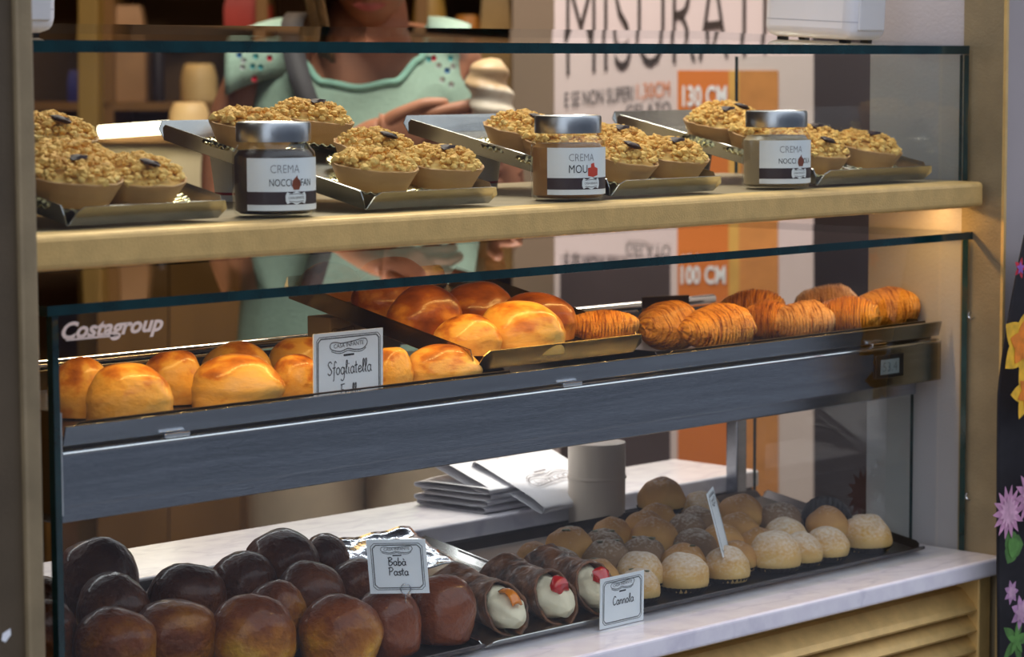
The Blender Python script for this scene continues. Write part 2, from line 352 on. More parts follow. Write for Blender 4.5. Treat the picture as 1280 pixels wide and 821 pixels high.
# ================================================================== LOWER GLASS CASE
def pane(name, d, parent, edges):
    """edges: indices of box faces (bottom top front back right left) showing the dark green glass edge"""
    return MB().box(*d, mis=[1 if k in edges else 0 for k in range(6)]).build(name, [GLASS, EDGE], parent, False)
gc = thing('glass_case', 'frameless glass display case standing on the marble worktop', 'display case')
pane('front_pane', (XL, XR, YF-.0075, YF, ZM+.0003, ZSLAB-.0085), gc, (4, 5))
pane('top_pane', (1.199, 2.4325, YF-.010, YB, ZSLAB-.008, ZSLAB), gc, (2, 3, 4, 5))
pane('side_pane', (2.4205, 2.4265, 1.742, 1.968, ZM+.0003, .985), gc, (2, 3, 1))
pane('side_pane', (XL+.006, XL+.012, YF+.001, 1.97, ZM+.0003, ZSLAB-.0085), gc, (2, 3))
MB().box(2.394, 2.412, 1.970, 1.988, ZM+.0003, .99).build('back_post', STEEL, gc, False, .002)
MB().box(1.22, 1.238, 1.970, 1.988, ZM+.0003, .99).build('back_post', STEEL, gc, False, .002)
mk = MB(); p0 = at(77, 424, y=YF-.0078); p1 = at(204, 399, y=YF-.0078)
text_into(mk, 'Costagroup', lambda u, v: Vector((p0.x+u, YF-.0079, 1.1435+v)), width=(p1.x-p0.x), height=.0128, shear=.35, bold=.035)
ribbon(mk, [(0, 0), (.05, .0)], .0016, lambda u, v: Vector((p0.x+.004+u, YF-.0079, 1.1425+v)))
lg = mk.build('maker_lettering', mat('etched_cream', (.80, .62, .52), .5, 0, .05, 30), gc, False); lg['label'] = 'cream maker name lettered on the glass'

# ================================================================== HEATED STEEL TRAY (middle level)
hw = thing('heated_display_tray', 'polished steel heated shelf unit across the middle of the glass case', 'warmer')
X0, X1, YW = 1.232, 2.4185, 1.700
vs = []; prof = [(YW+.0005, 1.0055), (YW, 1.007), (YW, 1.0465), (YW-.0006, 1.0485), (YW+.004, 1.0510), (YW+.012, 1.0512), (YW+.012, 1.006)]
n = len(prof); fs = [(k, (k+1) % n, n+(k+1) % n, n+k) for k in range(n)]+[tuple(range(n))[::-1], tuple(range(n, 2*n))]
MB().add([(x, y, z) for x in (X0, X1) for y, z in prof], fs).build('front_panel', STEEL, hw, False)
prof = [(YW+.004, 1.0545), (YW-.0002, 1.070), (YW+.0014, 1.0708), (YW+.0056, 1.0545)]; n = 4
fs = [(k, (k+1) % n, n+(k+1) % n, n+k) for k in range(n)]+[tuple(range(n))[::-1], tuple(range(n, 2*n))]
MB().add([(x, y, z) for x in (X0+.004, X1+.001) for y, z in prof], fs).build('front_rim', STEEL, hw, False)
MB().box(X0+.004, X1, YW+.013, YB, 1.0065, 1.0530).build('body', mat('dark_steel', (.10, .10, .11), .3, 1, .1, 20), hw, False, .001)
MB().box(1.25, 2.4195, 1.733, 2.0, .9865, 1.0062).build('lower_lip', STEEL, hw, False, .002)
MB().box(X0-.0025, X0-.0005, YW-.001, YB, 1.0, 1.082).build('end_plate', CHROME, hw, False)
MB().tube([(X0, YW-.0004, 1.0492), (X1, YW-.0004, 1.0492)], .0011, 8).build('edge_strip', CHROME, hw)
for px, py in ((222, 541.5), (716, 478), (1100, 391)):
    p = at(px, py, y=YW-.001)
    MB().box(p.x-.013, p.x+.013, YW-.0015, YW+.003, 1.0512, 1.0548).build('clip', CHROME, hw, False, .0008)
for z, r in ((1.0775, .0055), (1.0645, .0035)):
    MB().tube([(X0+.01, YB-.008, z), (2.41, YB-.008, z)], r, 12).build('back_rail', CHROME, hw)
for x in (1.30, 1.80, 2.28): MB().tube([(x, YB-.008, 1.05), (x, YB-.008, 1.08)], .003, 8).build('rail_post', CHROME, hw)
a = at(1093, 475, y=YW); b = at(1128, 440, y=YW)
th = MB().box(a.x, b.x, YW-.0022, YW-.0002, 1.0165, 1.0415).build('thermometer', BLACKP, hw, False, .0006); th['label'] = 'small black digital thermometer on the steel front'
MB().box(a.x+.008, b.x-.009, YW-.0026, YW-.0018, 1.0205, 1.0365).build('screen', mat('lcd_grey', (.20, .23, .23), .25, 0, .05, 50), th, False)
dg = MB()
text_into(dg, '53.4', lambda u, v: Vector((a.x+.0115+u, YW-.0028, 1.0235+v)), width=.026, height=.0105)
dg.build('digits', mat('lcd_ink', (.07, .085, .09), .5), th, False)

# ================================================================== GOLD SHELF + UPPER GLASS GUARD
sh = thing('gold_shelf', 'gold painted wall-to-wall shelf with rounded front bar above the glass case', 'shelf')
MB().box(1.154, 2.4215, 1.648, 1.690, 1.1985, ZSH).build('front_bar', GOLD, sh, False, .005)
MB().box(1.154, 2.4325, 1.690, 2.03, 1.2145, ZSH-.0002).build('shelf_board', GOLDD, sh, False, .001)
MB().box(1.20, 2.424, 1.704, 1.722, 1.2075, 1.2145).build('light_housing', mat('white_housing', (.6, .6, .58), .4), sh, False, .001)
area('added_case_fill', (1.83, 1.990, .9855), 1.1, .010, .42, (.93, .95, 1))  # unseen cool strip added to brighten the ledge and napkins
area('shelf_strip_light', (1.815, 1.713, 1.2070), 1.21, .012, 2.0, (1, .56, .17))
ug = thing('glass_guard', 'clear glass guard box over the crumble tarts on the gold shelf', 'glass guard')
pane('front_pane', (1.17, 2.4265, YF-.0065, YF, ZSH+.0003, 1.3632), ug, (4, 5))
pane('side_pane', (2.4200, 2.4262, YF+.001, 1.998, ZSH+.0003, 1.3632), ug, (2, 3))
SL = .055
tp = MB().box(0, 2.4245-1.16, 0, .37, 0, .0094, mis=[0, 0, 1, 1, 1, 1]).build('top_pane', [GLASS, EDGE], ug, False)
tp.location = (1.16, YF-.008, 1.3636); tp.rotation_euler = (math.atan(SL), 0, 0)

# ================================================================== TRAYS
def flat_tray(name, w, d, h, m, label, loc, tilt, group=None, flare=.006, cut=.006):
    """folded sheet tray, flaps open at the corners; local origin front left on the floor of the pan"""
    mb = MB(); mb.add([(0,0,0),(w,0,0),(w,d,0),(0,d,0)], [(0,1,2,3)])
    def flap(p, q, out):
        p, q, out = Vector(p), Vector(q), Vector(out)*flare; e = (q-p).normalized()
        P = [p+e*.001, q-e*.001, q+e*(cut*.4)+out+UP*h*.55, q-e*cut*.25+out*1.25+UP*h, p+e*cut*1.6+out*1.25+UP*h, p+e*cut*.7+out*.9+UP*h*.75]
        mb.add(P, [tuple(range(6))])
    flap((0,0,0), (w,0,0), (0,-1,0)); flap((w,0,0), (w,d,0), (1,0,0)); flap((w,d,0), (0,d,0), (0,1,0)); flap((0,d,0), (0,0,0), (-1,0,0))
    o = mb.build(name, m, None, False, 0, .0009); o.location = loc; o.rotation_euler = (tilt, 0, 0)
    return tag(o, label, 'tray', group)
SLT = .20; TT = math.atan(SLT)
TRX = [1.240, 1.556, 1.872, 2.190]; TRW = [.152, .152, .152, .190]
TL = ['steel tray of crumble tarts between the left pillar and the dark chocolate jar', 'tilted steel tray of crumble tarts behind the dark chocolate cream jar',
      'tilted steel tray of crumble tarts behind the caramel cream jar', 'tilted steel tray of crumble tarts behind the beige cream jar']
TY0, TZ0 = 1.698, 1.2290
for x, w, l in zip(TRX, TRW, TL): flat_tray('serving_tray', w, .285, .0165, TRAYST, l, (x, TY0, TZ0), TT)
CUPW = mat('paper_cup_white', (.74, .73, .72), .55, 0, .03, 20)
for i, (x, l) in enumerate(((1.268, 'next to the left pillar'), (1.585, 'behind the dark chocolate cream jar'), (1.91, 'behind the caramel cream jar'), (2.25, 'behind the beige cream jar'))):
    c = thing('paper_cup', 'small white paper cup propping up the tart tray '+l, 'cup', (x+.036, 1.950, ZSH))
    MB().lathe([(.0, .001), (.0195, .0), (.0255, .0475), (.0262, .0485), (.025, .0475), (.0190, .003), (0, .003)], 28).build('cup', CUPW, c)
    MB().lathe([(.0206, .006), (.0208, .0085), (.0203, .006)], 28).build('red_band', mat('red_print', (.35, .03, .03), .5), c)

# ================================================================== TARTS
def shell_mesh(mb, r, h, seed):
    n = 64
    def fn(u, v, prof=[(0, .002), (.72, .0), (.76, .003), (.90, .55), (1.0, .93), (1.012, 1.0), (.985, 1.03), (.95, .99), (.90, .80), (0, .75)]):
        k = v*(len(prof)-1); i = min(int(k), len(prof)-2); t = k-i
        pr = prof[i][0]*(1-t)+prof[i+1][0]*t; z = prof[i][1]*(1-t)+prof[i+1][1]*t; a = u*2*pi
        w = 1+.018*nz(Vector((math.cos(a)*2, math.sin(a)*2, seed)))+.012*math.sin(a*20)*(z > .9)
        return (pr*r*w*math.cos(a), pr*r*w*math.sin(a), z*h*(1+.05*nz(Vector((math.cos(a)*3, math.sin(a)*3, seed+9)))))
    return mb.grid(fn, n, 19, True)
ICO = None; ICOL = 2
def ico():
    global ICO
    if ICO is None:
        b = bmesh.new(); bmesh.ops.create_icosphere(b, subdivisions=ICOL, radius=1); ICO = ([v.co.copy() for v in b.verts], [tuple(v.index for v in f.verts) for f in b.faces]); b.free()
    return ICO
def lump(mb, c, r, seed, mi=0, sq=.8):
    vs, fs = ico(); s = Vector((seed*1.7, seed*.3, seed)); out = []
    for v in vs:
        k = r*(1+.55*nz(v*1.6+s)+.25*nz(v*4+s)); out.append((c[0]+v.x*k, c[1]+v.y*k, c[2]+v.z*k*sq))
    mb.add(out, fs, mi)
def make_tart(seed, choc):
    t = thing('crumble_tart', '', 'tart'); r, h = .0400, .021; R = random.Random(seed)
    shell_mesh(MB(), r, h, seed).build('shell', TSHELL, t)
    mb = MB()
    def dome(u, v):
        a = u*2*pi; rr = v*.93*r; p = Vector((rr*math.cos(a), rr*math.sin(a), 0))
        return (p.x, p.y, h*.86+.0125*(1-v*v)+.003*nz(p*160+Vector((seed, 0, 0))))
    mb.grid(dome, 40, 12, True)
    for i in range(300):
        q = math.sqrt(R.random())*.93; a = R.random()*2*pi; x, y = q*r*math.cos(a), q*r*math.sin(a)
        z = h*.92+.0140*(1-q**3)+R.uniform(-.0015, .0026)
        lump(mb, (x, y, z), R.uniform(.0012, .0030)*(1.75 if R.random() < .16 else 1), seed*100+i)
    o = mb.build('crumble', CRUMB, t); o['kind'] = 'stuff'
    def foil(u, v):
        a = u*2*pi; rr = r*(.62+.50*v); w = math.sin(a*34)*.0016*v
        return (rr*math.cos(a), rr*math.sin(a), .0005+w*.8+.0035*v*v-.0022)
    MB().grid(foil, 216, 5, True).build('foil_liner', FOIL, t, True, 0, .0003)
    for k in range(choc):
        a = R.random()*6.28; q = R.uniform(.1, .55)*r; mb = MB()
        lump(mb, (0, 0, 0), .0082, seed+k*7, 0, .30); c = mb.build('chocolate_piece', CHOC if R.random() < .7 else mat('blue_grey_chocolate', (.20, .19, .15), .75, 0, .2, 90), t); c.location = (q*math.cos(a), q*math.sin(a), h+.0155); c.rotation_euler = (R.uniform(-.3, .3), R.uniform(-.3, .3), R.random()*6)
    return t
PROTO = [make_tart(3, 1), make_tart(8, 0), make_tart(14, 1)]
# px centre of the rim line, tray index, extra lift, label
TARTS = [(58, 160, 0, .012, 'crumble tart with brown pecan crumbs at the back of the tray by the left pillar'),
 (88, 200, 0, .004, 'large heap of crumble on the middle tart by the left pillar'), (78, 232, 0, 0, 'crumble tart hard against the left pillar at the front of its tray'),
 (186, 226, 0, 0, 'crumble tart at the front corner of its tray, facing the dark chocolate jar'),
 (300, 155, 1, .006, 'steeply tilted crumble tart on the raised rear corner of the tray above the paper cup'), (388, 147, 1, .004, 'crumble tart at the rear of the tray behind the dark chocolate jar lid'),
 (466, 184, 1, 0, 'crumble tart with chocolate chip in the middle of the tray beside the dark chocolate jar'), (478, 212, 1, 0, 'front crumble tart leaning over the left edge of its foil beside the dark jar'),
 (580, 208, 1, 0, 'front crumble tart at the right corner of the tray beside the dark jar'),
 (628, 166, 2, .004, 'rear crumble tart with chocolate chip rising above the caramel jar lid'), (672, 176, 2, 0, 'crumble tart half hidden behind the caramel cream jar'),
 (765, 178, 2, 0, 'crumble tart showing over the right shoulder of the caramel cream jar'), (795, 205, 2, 0, 'front crumble tart touching the caramel jar on its tray'),
 (856, 200, 2, 0, 'front crumble tart with grey chocolate disc between the caramel and beige jars'),
 (852, 156, 3, .003, 'rear crumble tart beside the white glare on the tray behind the beige jar'), (905, 148, 3, .003, 'hindmost crumble tart on the tray behind the beige cream jar'),
 (925, 168, 3, 0, 'crumble tart just left of the beige cream jar lid'), (1008, 178, 3, 0, 'crumble tart half hidden behind the beige cream jar'),
 (1046, 194, 3, 0, 'front crumble tart to the right of the beige cream jar'), (1108, 192, 3, 0, 'crumble tart with a dark chocolate square beside the right glass edge')]
pos = []
nrm = Vector((0, -SLT, 1)).normalized()
for px, py, ti, lift, l in TARTS:
    q = at(px, py, pl=(Vector((0, TY0, TZ0+.027+lift)), nrm)); x0 = TRX[ti]; pos.append([q.x, q.y, ti, lift])
def relax(pts, dmin, box, it=60):
    for _ in range(it):
        for i in range(len(pts)):
            for j in range(i):
                if len(pts[i]) > 2 and pts[i][2] != pts[j][2]: continue
                dx, dy = pts[i][0]-pts[j][0], pts[i][1]-pts[j][1]; d = math.hypot(dx, dy) or 1e-6
                if d < dmin:
                    k = (dmin-d)/d*.25; pts[i][0] += dx*k; pts[i][1] += dy*k; pts[j][0] -= dx*k; pts[j][1] -= dy*k
            b = box(pts[i]); pts[i][0] = min(max(pts[i][0], b[0]), b[1]); pts[i][1] = min(max(pts[i][1], b[2]), b[3])
relax(pos, .056, lambda p: (TRX[p[2]]+.032, TRX[p[2]]+TRW[p[2]]-.024, TY0+.040, TY0+.285), 25)
used = [0, 0, 0]
for k, ((x, y, ti, lift), T) in enumerate(zip(pos, TARTS)):
    i = 2 if k in (13, 19) else k % 3; t = PROTO[i] if not used[i] else copy_tree(PROTO[i]); used[i] = 1
    t.location = (x, y, TZ0+.0080+(y-TY0)*SLT+lift*.5); t.rotation_mode = 'XYZ'
    t.rotation_euler = (TT+RND.uniform(-.05, .05), RND.uniform(-.05, .05), 0)
    for c in t.children: pass
    t.rotation_euler.z = RND.random()*6.28 if False else 0
    t.delta_rotation_euler = (0, 0, 0)
    s = RND.uniform(.97, 1.04); t.scale = (s, s, s); tag(t, T[4], 'tart', 'crumble tarts on the gold shelf')

# ================================================================== JARS
def jar(px, py, cream, words, emblem, fill, label):
    p = at(px, py, z=ZSH+.0008); t = thing('cream_jar', label, 'jar', (p.x, max(p.y, YF+.0365), ZSH+.0004), 0)
    MB().lathe([(0, .002), (.030, 0), (.0335, .0015), (.0350, .005), (.0352, .050), (.0345, .0545), (.0305, .0590), (.0300, .0615), (.0300, .0660)], 48).build('glass_body', JARGLASS, t)
    MB().lathe([(0, .003), (.029, .0025), (.0330, .005), (.0336, .050), (.0325, fill-.004), (.0295, fill), (0, fill)], 48).build('cream_filling', cream, t)
    lid = MB().lathe([(.0305, .0630), (.0316, .0632), (.0318, .066), (.0318, .0775), (.0310, .0793), (.0295, .0798), (.0280, .0788), (0, .0788)], 56).build('lid', LIDM, t)
    a0 = math.atan2(-FH.y, -FH.x)          # direction of the camera
    A0, A1, R0 = a0-.60, a0+1.75, .03545
    def cyl(u, v, R=R0): a = A0+u/R0; return (R*math.cos(a), R*math.sin(a), v)
    Wd = (A1-A0)*R0
    for nm, z0, z1, m, rr in (('label', .0060, .0500, PAPER, R0), ('label_band', .0110, .0218, mat('label_brown', (.035, .018, .022), .5), R0+.00012)):
        MB().grid(lambda u, v: cyl(u*Wd, z0+(z1-z0)*v, rr), 30, 2).build(nm, m, t)
    mb = MB(); f = lambda u, v: cyl(u, v, R0+.0002)
    text_into(mb, 'CREMA', lambda u, v: f(.0215+u, .0375+v), width=.0255, height=.0072, bold=-.012); mb.build('cream_lettering', mat('grey_ink', (.22, .22, .24), .6), t, False)
    mb = MB(); w, off = words
    for s, u0, wd in w: text_into(mb, s, lambda u, v: f(u0+u, .0265+v), width=wd, height=off, bold=0)
    mb.build('name_lettering', INK, t, False)
    mb = MB(); E = emblem[0]
    mb.add([cyl(emblem[1]+x*emblem[2], emblem[3]+y*emblem[2], R0+.0003) for x, y in E], [tuple(range(len(E)))]); mb.build('emblem', emblem[4], t, False)
    mb = MB(); S = [(-.5,.25),(-.42,.42),(-.3,.36),(-.15,.45),(.15,.45),(.3,.36),(.42,.42),(.5,.25),(.46,0),(.5,-.25),(.42,-.42),(.2,-.36),(0,-.5),(-.2,-.36),(-.42,-.42),(-.5,-.25),(-.46,0)]
    cx, cz = .0440, .0165
    hgt = lambda u: .42+.08*math.cos(u*4*pi)-(.30*max(0, abs(2*u-1)-.86)/.14)
    mb.grid(lambda u, v: cyl(cx+(u-.5)*.020, cz+(2*v-1)*.0108*hgt(u), R0+.0003), 33, 2); mb.build('badge', PAPER, t)
    mb = MB(); text_into(mb, 'CASA INFANTE', lambda u, v: cyl(cx-.0075+u, cz-.0008+v, R0+.0005), width=.015, height=.0022)
    ribbon(mb, [(-.007, -.0026), (0, -.0034), (.007, -.0026)], .0005, lambda u, v: cyl(cx+u, cz+v, R0+.0005)); ribbon(mb, [(-.007, .003), (0, .0036), (.007, .003)], .0005, lambda u, v: cyl(cx+u, cz+v, R0+.0005))
    mb.build('badge_lettering', INK, t, False)
    return t
NUT = [(-.5,-.2),(-.3,-.6),(.3,-.6),(.5,-.2),(.45,.3),(.15,.55),(.1,.85),(-.1,.6),(-.42,.3)]
CARA = [(-.6,-.5),(.0,-.62),(.6,-.45),(.62,.2),(.2,.35),(.12,.75),(-.25,.65),(-.25,.3),(-.6,.25)]
NUTM = mat('hazelnut_print', (.22, .055, .025), .5); REDM = mat('caramel_print', (.62, .055, .025), .5)
jar(359, 270, mat('dark_cocoa_cream', (.030, .012, .008), .35, 0, .2, 20), ([('NOCCI', .0205, .0190), ('FAN', .0485, .012)], .0062), (NUT, .0440, .0085, .0285, NUTM), .0560, 'jar of dark chocolate cream with silver lid, label ending in a hazelnut emblem')
jar(711, 249, mat('caramel_cream', (.34, .155, .045), .35, 0, .1, 20), ([('MOU', .0215, .0180)], .0078), (CARA, .0460, .0098, .0285, REDM), .0535, 'jar of caramel brown cream with silver lid and red emblem on label')
jar(979, 235, mat('beige_cream', (.32, .245, .15), .35, 0, .1, 20), ([('NOCCI', .0205, .0185), ('OLA', .0495, .012)], .0055), (NUT, .0455, .0085, .0285, NUTM), .0545, 'jar of pale beige hazelnut cream with silver lid near the right glass edge')

# ================================================================== WHITE DISPENSERS ON THE GLASS TOP
def dispenser(px, py, label):
    y = 1.745; p = at(px, py, y=y); z = 1.3730+.0003+(y-YF)*SL
    t = thing('napkin_dispenser', label, 'dispenser', (p.x-.068, y, z+.0022), 0); t.rotation_euler.x = math.atan(SL)
    MB().box(0, .068, 0, .123, 0, .150).build('body', WHITEP, t, True, .012)
    rr = []
    for cx, cy, a0 in ((.056, .012, -pi/2), (.056, .111, 0), (.012, .111, pi/2), (.012, .012, pi)):
        rr += [(cx+.0122*math.cos(a0+q*pi/12), cy+.0122*math.sin(a0+q*pi/12)) for q in range(7)]
    MB().grid(lambda u, v: (*rr[int(round(u*28)) % 28], .0188+.0008*v), 28, 2, True).build('seam', mat('grey_seam', (.42, .43, .47), .5), t, False)
    MB().box(.012, .058, -.0022, .003, .010, .120).build('window', mat('pale_window', (.70, .70, .70), .2, 0, .03, 10, coat=.5), t, False, .002)
    for x in (.012, .050):
        for yy in (.014, .100): MB().box(x, x+.008, yy, yy+.01, -.0020, .001).build('foot', BLACKP, t, False)
dispenser(1110, 50, 'white plastic napkin dispenser on the glass top before the lettered banner')
dispenser(75, 43, 'white plastic napkin dispenser on the glass top beside the left pillar')

# ================================================================== MIDDLE LEVEL PASTRIES
flat_tray('baking_tray', .500, .285, .0150, DARKST, 'dark baking tray of smooth golden shells on the steel shelf', (1.246, 1.716, 1.0570), 0)
flat_tray('baking_tray', .435, .285, .0150, DARKST, 'dark baking tray of ridged layered pastries on the steel shelf', (1.966, 1.716, 1.0570), 0)
flat_tray('baking_tray', .220, .265, .0200, mat('worn_brass_tray', (.52, .42, .25), .25, 1, .15, 25), 'tilted brassy tray propped over the others, heaped with golden shells', (1.712, 1.722, 1.0735), TT)
bx = thing('carton_prop', 'small pale carton with a printed badge propping the tilted brassy tray', 'box', (1.758, 1.945, 1.0720), 0)
MB().box(-.035, .060, -.012, .022, 0, .036).build('carton', mat('pale_carton', (.52, .40, .26), .6, 0, .06, 30), bx, False, .001)
mb = MB(); logo(mb, 0, 0, .030, lambda u, v: Vector((-.018+u, -.0123, .022+v))); mb.build('badge_print', INK, bx, False)
def dome_mesh(kind, seed):
    mb = MB(); nu, nv = (72, 30)
    s = Vector((seed*3.1, seed*1.3, seed*.7))
    def frolla(u, v):
        a = u*2*pi
        if v < .12: k = v/.12; r = .43*k+.0; z = .0
        else:
            t = (v-.12)/.88*pi/2; r = .43+.07*math.sin(min(t*4, pi)); r = (.5-.07*max(0, 1-t*3))*math.cos(t)**.80; z = .06+.94*math.sin(t)**.95
            if t < .12: z = .5*t
        p = Vector((r*math.cos(a), r*math.sin(a)*.9*(1 if math.sin(a) < 0 else .92), z))
        k = 1+.13*nz(p*1.6+s)+.03*nz(p*5+s)
        return (p.x*k, p.y*k, max(0, p.z*(1+.10*nz(p*1.8+s*2))))
    def baba(u, v):
        a = u*2*pi; prof = [(0, 0), (.36, 0), (.42, .05), (.455, .18), (.485, .33), (.50, .48), (.485, .62), (.435, .76), (.34, .88), (.19, .965), (0, 1.0)]
        k = v*(len(prof)-1); i = min(int(k), len(prof)-2); t = k-i; t2 = t*t*(3-2*t)*.5+t*.5
        r = prof[i][0]*(1-t)+prof[i+1][0]*t; z = prof[i][1]*(1-t)+prof[i+1][1]*t
        p = Vector((r*math.cos(a), r*math.sin(a), z)); q = 1+.09*nz(p*1.8+s)+.03*nz(p*6+s)+.012*nz(p*18+s)
        return (p.x*q, p.y*q, max(0, z*(1+.07*nz(p*1.6+s*1.7))))
    def bun(u, v):
        a = u*2*pi
        if v < .15: r, z = .46*v/.15, 0
        else: t = (v-.15)/.85*(pi/2+.55)-.55; r = .5*math.cos(t)**.98; z = (.32+.68*math.sin(t)) if t > 0 else .32+.32*math.sin(t)/math.sin(.55)
        p = Vector((r*math.cos(a), r*math.sin(a), z)); q = 1+.07*nz(p*2.4+s)
        return (p.x*q, p.y*q, max(0, z*(1+.07*nz(p*3+s))))
    def riccia(u, v):
        a = u*2*pi; t = v; pr = [(0, .0), (.04, .16), (.14, .29), (.30, .40), (.50, .46), (.70, .45), (.85, .38), (.95, .25), (1, 0)]
        for i in range(len(pr)-1):
            if pr[i][0] <= t <= pr[i+1][0]: kk = (t-pr[i][0])/(pr[i+1][0]-pr[i][0]); r = pr[i][1]*(1-kk)+pr[i+1][1]*kk; break
        cy, sz = math.cos(a), math.sin(a)
        ph = t*25+.35*cy+.5*nz(Vector((t*3, cy, sz))+s)+.25*sz
        saw = (ph % 1.0); r *= 1+.13*(saw-.5)*min(1, r*4)
        z = .5+sz*.5*(r/.46); z = max(z, .03*(1+nz(Vector((t*5, cy*3, 0))+s))) ; 
        p = Vector((t-.5+.05*nz(Vector((cy, sz, t*2))+s), cy*r*1.05, z)); q = 1+.08*nz(p*2+s)
        return (p.x, p.y*q-.10*math.sin(t*pi)*.6, p.z*q)
    if kind == 'riccia': mb.grid(riccia, 36, 250, True)
    else: mb.grid({'frolla': frolla, 'baba': baba, 'bun': bun}[kind], nu, nv, True)
    return mb
def bank(kind, mats, seeds):
    out = []
    for m in mats:
        for sd in seeds:
            o = dome_mesh(kind, sd).build('m', m); me = o.data; bpy.data.objects.remove(o); out.append(me)
    return out
def put(name, me, p, w, d, h, rz, label, cat, group, tilt=0):
    o = bpy.data.objects.new(name, me); COL.objects.link(o); o.location = p; o.scale = (w, d, h); o.rotation_euler = (tilt, 0, rz); return tag(o, label, cat, group)
FB = bank('frolla', [FROLLA], (1, 2, 3, 4)); FD = bank('frolla', [FROLLAD], (5, 6)); RB = bank('riccia', [RICCIA], (1, 2, 3)); RP = bank('riccia', [RICCIAP], (4,))
# smooth shells: px, py (centre), w px, h px, y depth, label
SF = [(103, 478, 84, 62, 1.815, FB[0], 'smooth golden shell pastry hard against the left glass end of the tray'), (163, 490, 112, 74, 1.762, FB[1], 'crackled shiny shell pastry at the open front corner of the left tray'),
 (215, 468, 80, 62, 1.830, FB[2], 'plain rounded golden shell pastry behind the crackled one'), (296, 476, 116, 64, 1.765, FB[3], 'wide golden shell pastry at the front rim between the crackled one and the card'),
 (298, 447, 88, 40, 1.885, FB[0], 'flat golden shell pastry behind the widest one in the left tray'), (375, 440, 80, 40, 1.890, FB[2], 'golden shell pastry at the back of the left tray behind the handwritten card'),
 (372, 468, 70, 52, 1.775, FB[1], 'golden shell pastry touching the left side of the handwritten card'), (488, 458, 58, 50, 1.765, FB[2], 'golden shell pastry peeping out right of the handwritten card'),
 (553, 452, 96, 42, 1.745, FB[3], 'low lumpy golden shell pastry at the front rim below the tilted tray')]
def ori(px): return -YAW+RND.uniform(-.25, .25)
for px, py, w, h, y, me, l in SF:
    p = at(px, py, y=y); k = depth(p)/FPX; hh = h*k*1.04; z = 1.0582
    hh = max(.03, p.z+hh/2-z)
    put('golden_shell', me, (p.x, p.y, z), w*k*1.06, w*k*.80, hh, ori(px), l, 'pastry', 'smooth golden shells')
PLM = (Vector((0, 1.722, 1.0735+.026)), nrm)
SM = [(432, 384, 84, 62, FD[0], 'golden shell pastry at the raised rear left of the tilted tray, under the glass edge'), (520, 388, 96, 62, FD[1], 'round shiny shell pastry standing behind the bright side of the tilted tray'),
 (596, 376, 96, 54, FD[0], 'dark browned shell pastry in the rear of the tilted tray'), (586, 408, 84, 50, FB[0], 'golden shell pastry wedged between the pale crackled one and the tray side'),
 (664, 396, 112, 56, FD[1], 'brown ridged shell pastry behind the pale crackled one'), (655, 424, 118, 66, FB[1], 'pale crackled half moon pastry at the front of the tilted tray'),
 (488, 345, 96, 52, FD[0], 'brown shell pastry highest in the rear heap, seen through the glass top'), (400, 342, 84, 46, FD[1], 'golden shell pastry in the rear heap beside the tilted tray side, under glass')]
pl = []
for k, (px, py, w, h, me, l) in enumerate(SM):
    p = at(px, py, pl=PLM) if k < 6 else at(px, py, y=1.958)
    pl.append([p.x, p.y])
relax(pl, .060, lambda p: (1.745, 1.90, 1.750, 1.965), 30)
for (x, y), (px, py, w, h, me, l) in zip(pl, SM):
    zf = 1.0745+(y-1.722)*SLT; p = Vector((x, y, zf)); k = depth(p)/FPX
    put('golden_shell', me, (x, y, zf), w*k*1.04, w*k*.78, min(max(h*k*1.02, .03), 1.1605-zf), ori(px), l, 'pastry', 'smooth golden shells', 0)
SR = [(752, 430, 96, 50, 1.755, RB[0], .1, 'ridged layered pastry at the front right corner of the tilted tray'), (832, 405, 84, 56, 1.800, RB[1], .9, 'ridged layered pastry standing across the left end of the right tray'),
 (895, 408, 104, 52, 1.752, RB[2], .55, 'large ridged layered pastry pointing forward at the front of the right tray'), (940, 378, 80, 34, 1.850, RB[1], -.2, 'ridged layered pastry at the back beside the small dark flap'),
 (958, 398, 60, 46, 1.785, RB[0], -.3, 'ridged layered pastry tucked behind the large forward pointing one'), (1002, 398, 80, 44, 1.750, RP[0], .3, 'pale smooth-looking layered pastry at the front rim of the right tray'),
 (1034, 372, 78, 34, 1.855, RP[0], .0, 'pale layered pastry at the back before the dark doorway'), (1056, 392, 86, 42, 1.765, RB[2], -.2, 'fan ridged layered pastry between the pale one and the end one'),
 (1108, 383, 84, 46, 1.768, RB[0], .35, 'ridged layered pastry at the right end above the thermometer')]
for px, py, w, h, y, me, da, l in SR:
    p = at(px, py, y=y); k = depth(p)/FPX; z = 1.0582 if px > 800 else 1.0825; hh = max(.03, p.z+h*k/2-z)
    put('layered_pastry', me, (p.x, p.y, z), w*k*1.05, hh*1.25, hh, -YAW+da, l, 'pastry', 'ridged layered pastries')

bp_ = thing('metal_plate', 'small dark metal plate with a painted gold highlight standing behind the ridged pastries', 'plate', (2.225, 1.935, 1.0575), -.35)
MB().box(-.030, .030, 0, .0018, 0, .040).build('plate', DARKST, bp_, False, .0005)
MB().box(-.030, .030, -.0012, .0001, .022, .027).build('gold_highlight', mat('painted_highlight', (.70, .45, .15), .25, 1, .1, 30), bp_, False)  # gold highlight on the plate, painted as a thin strip
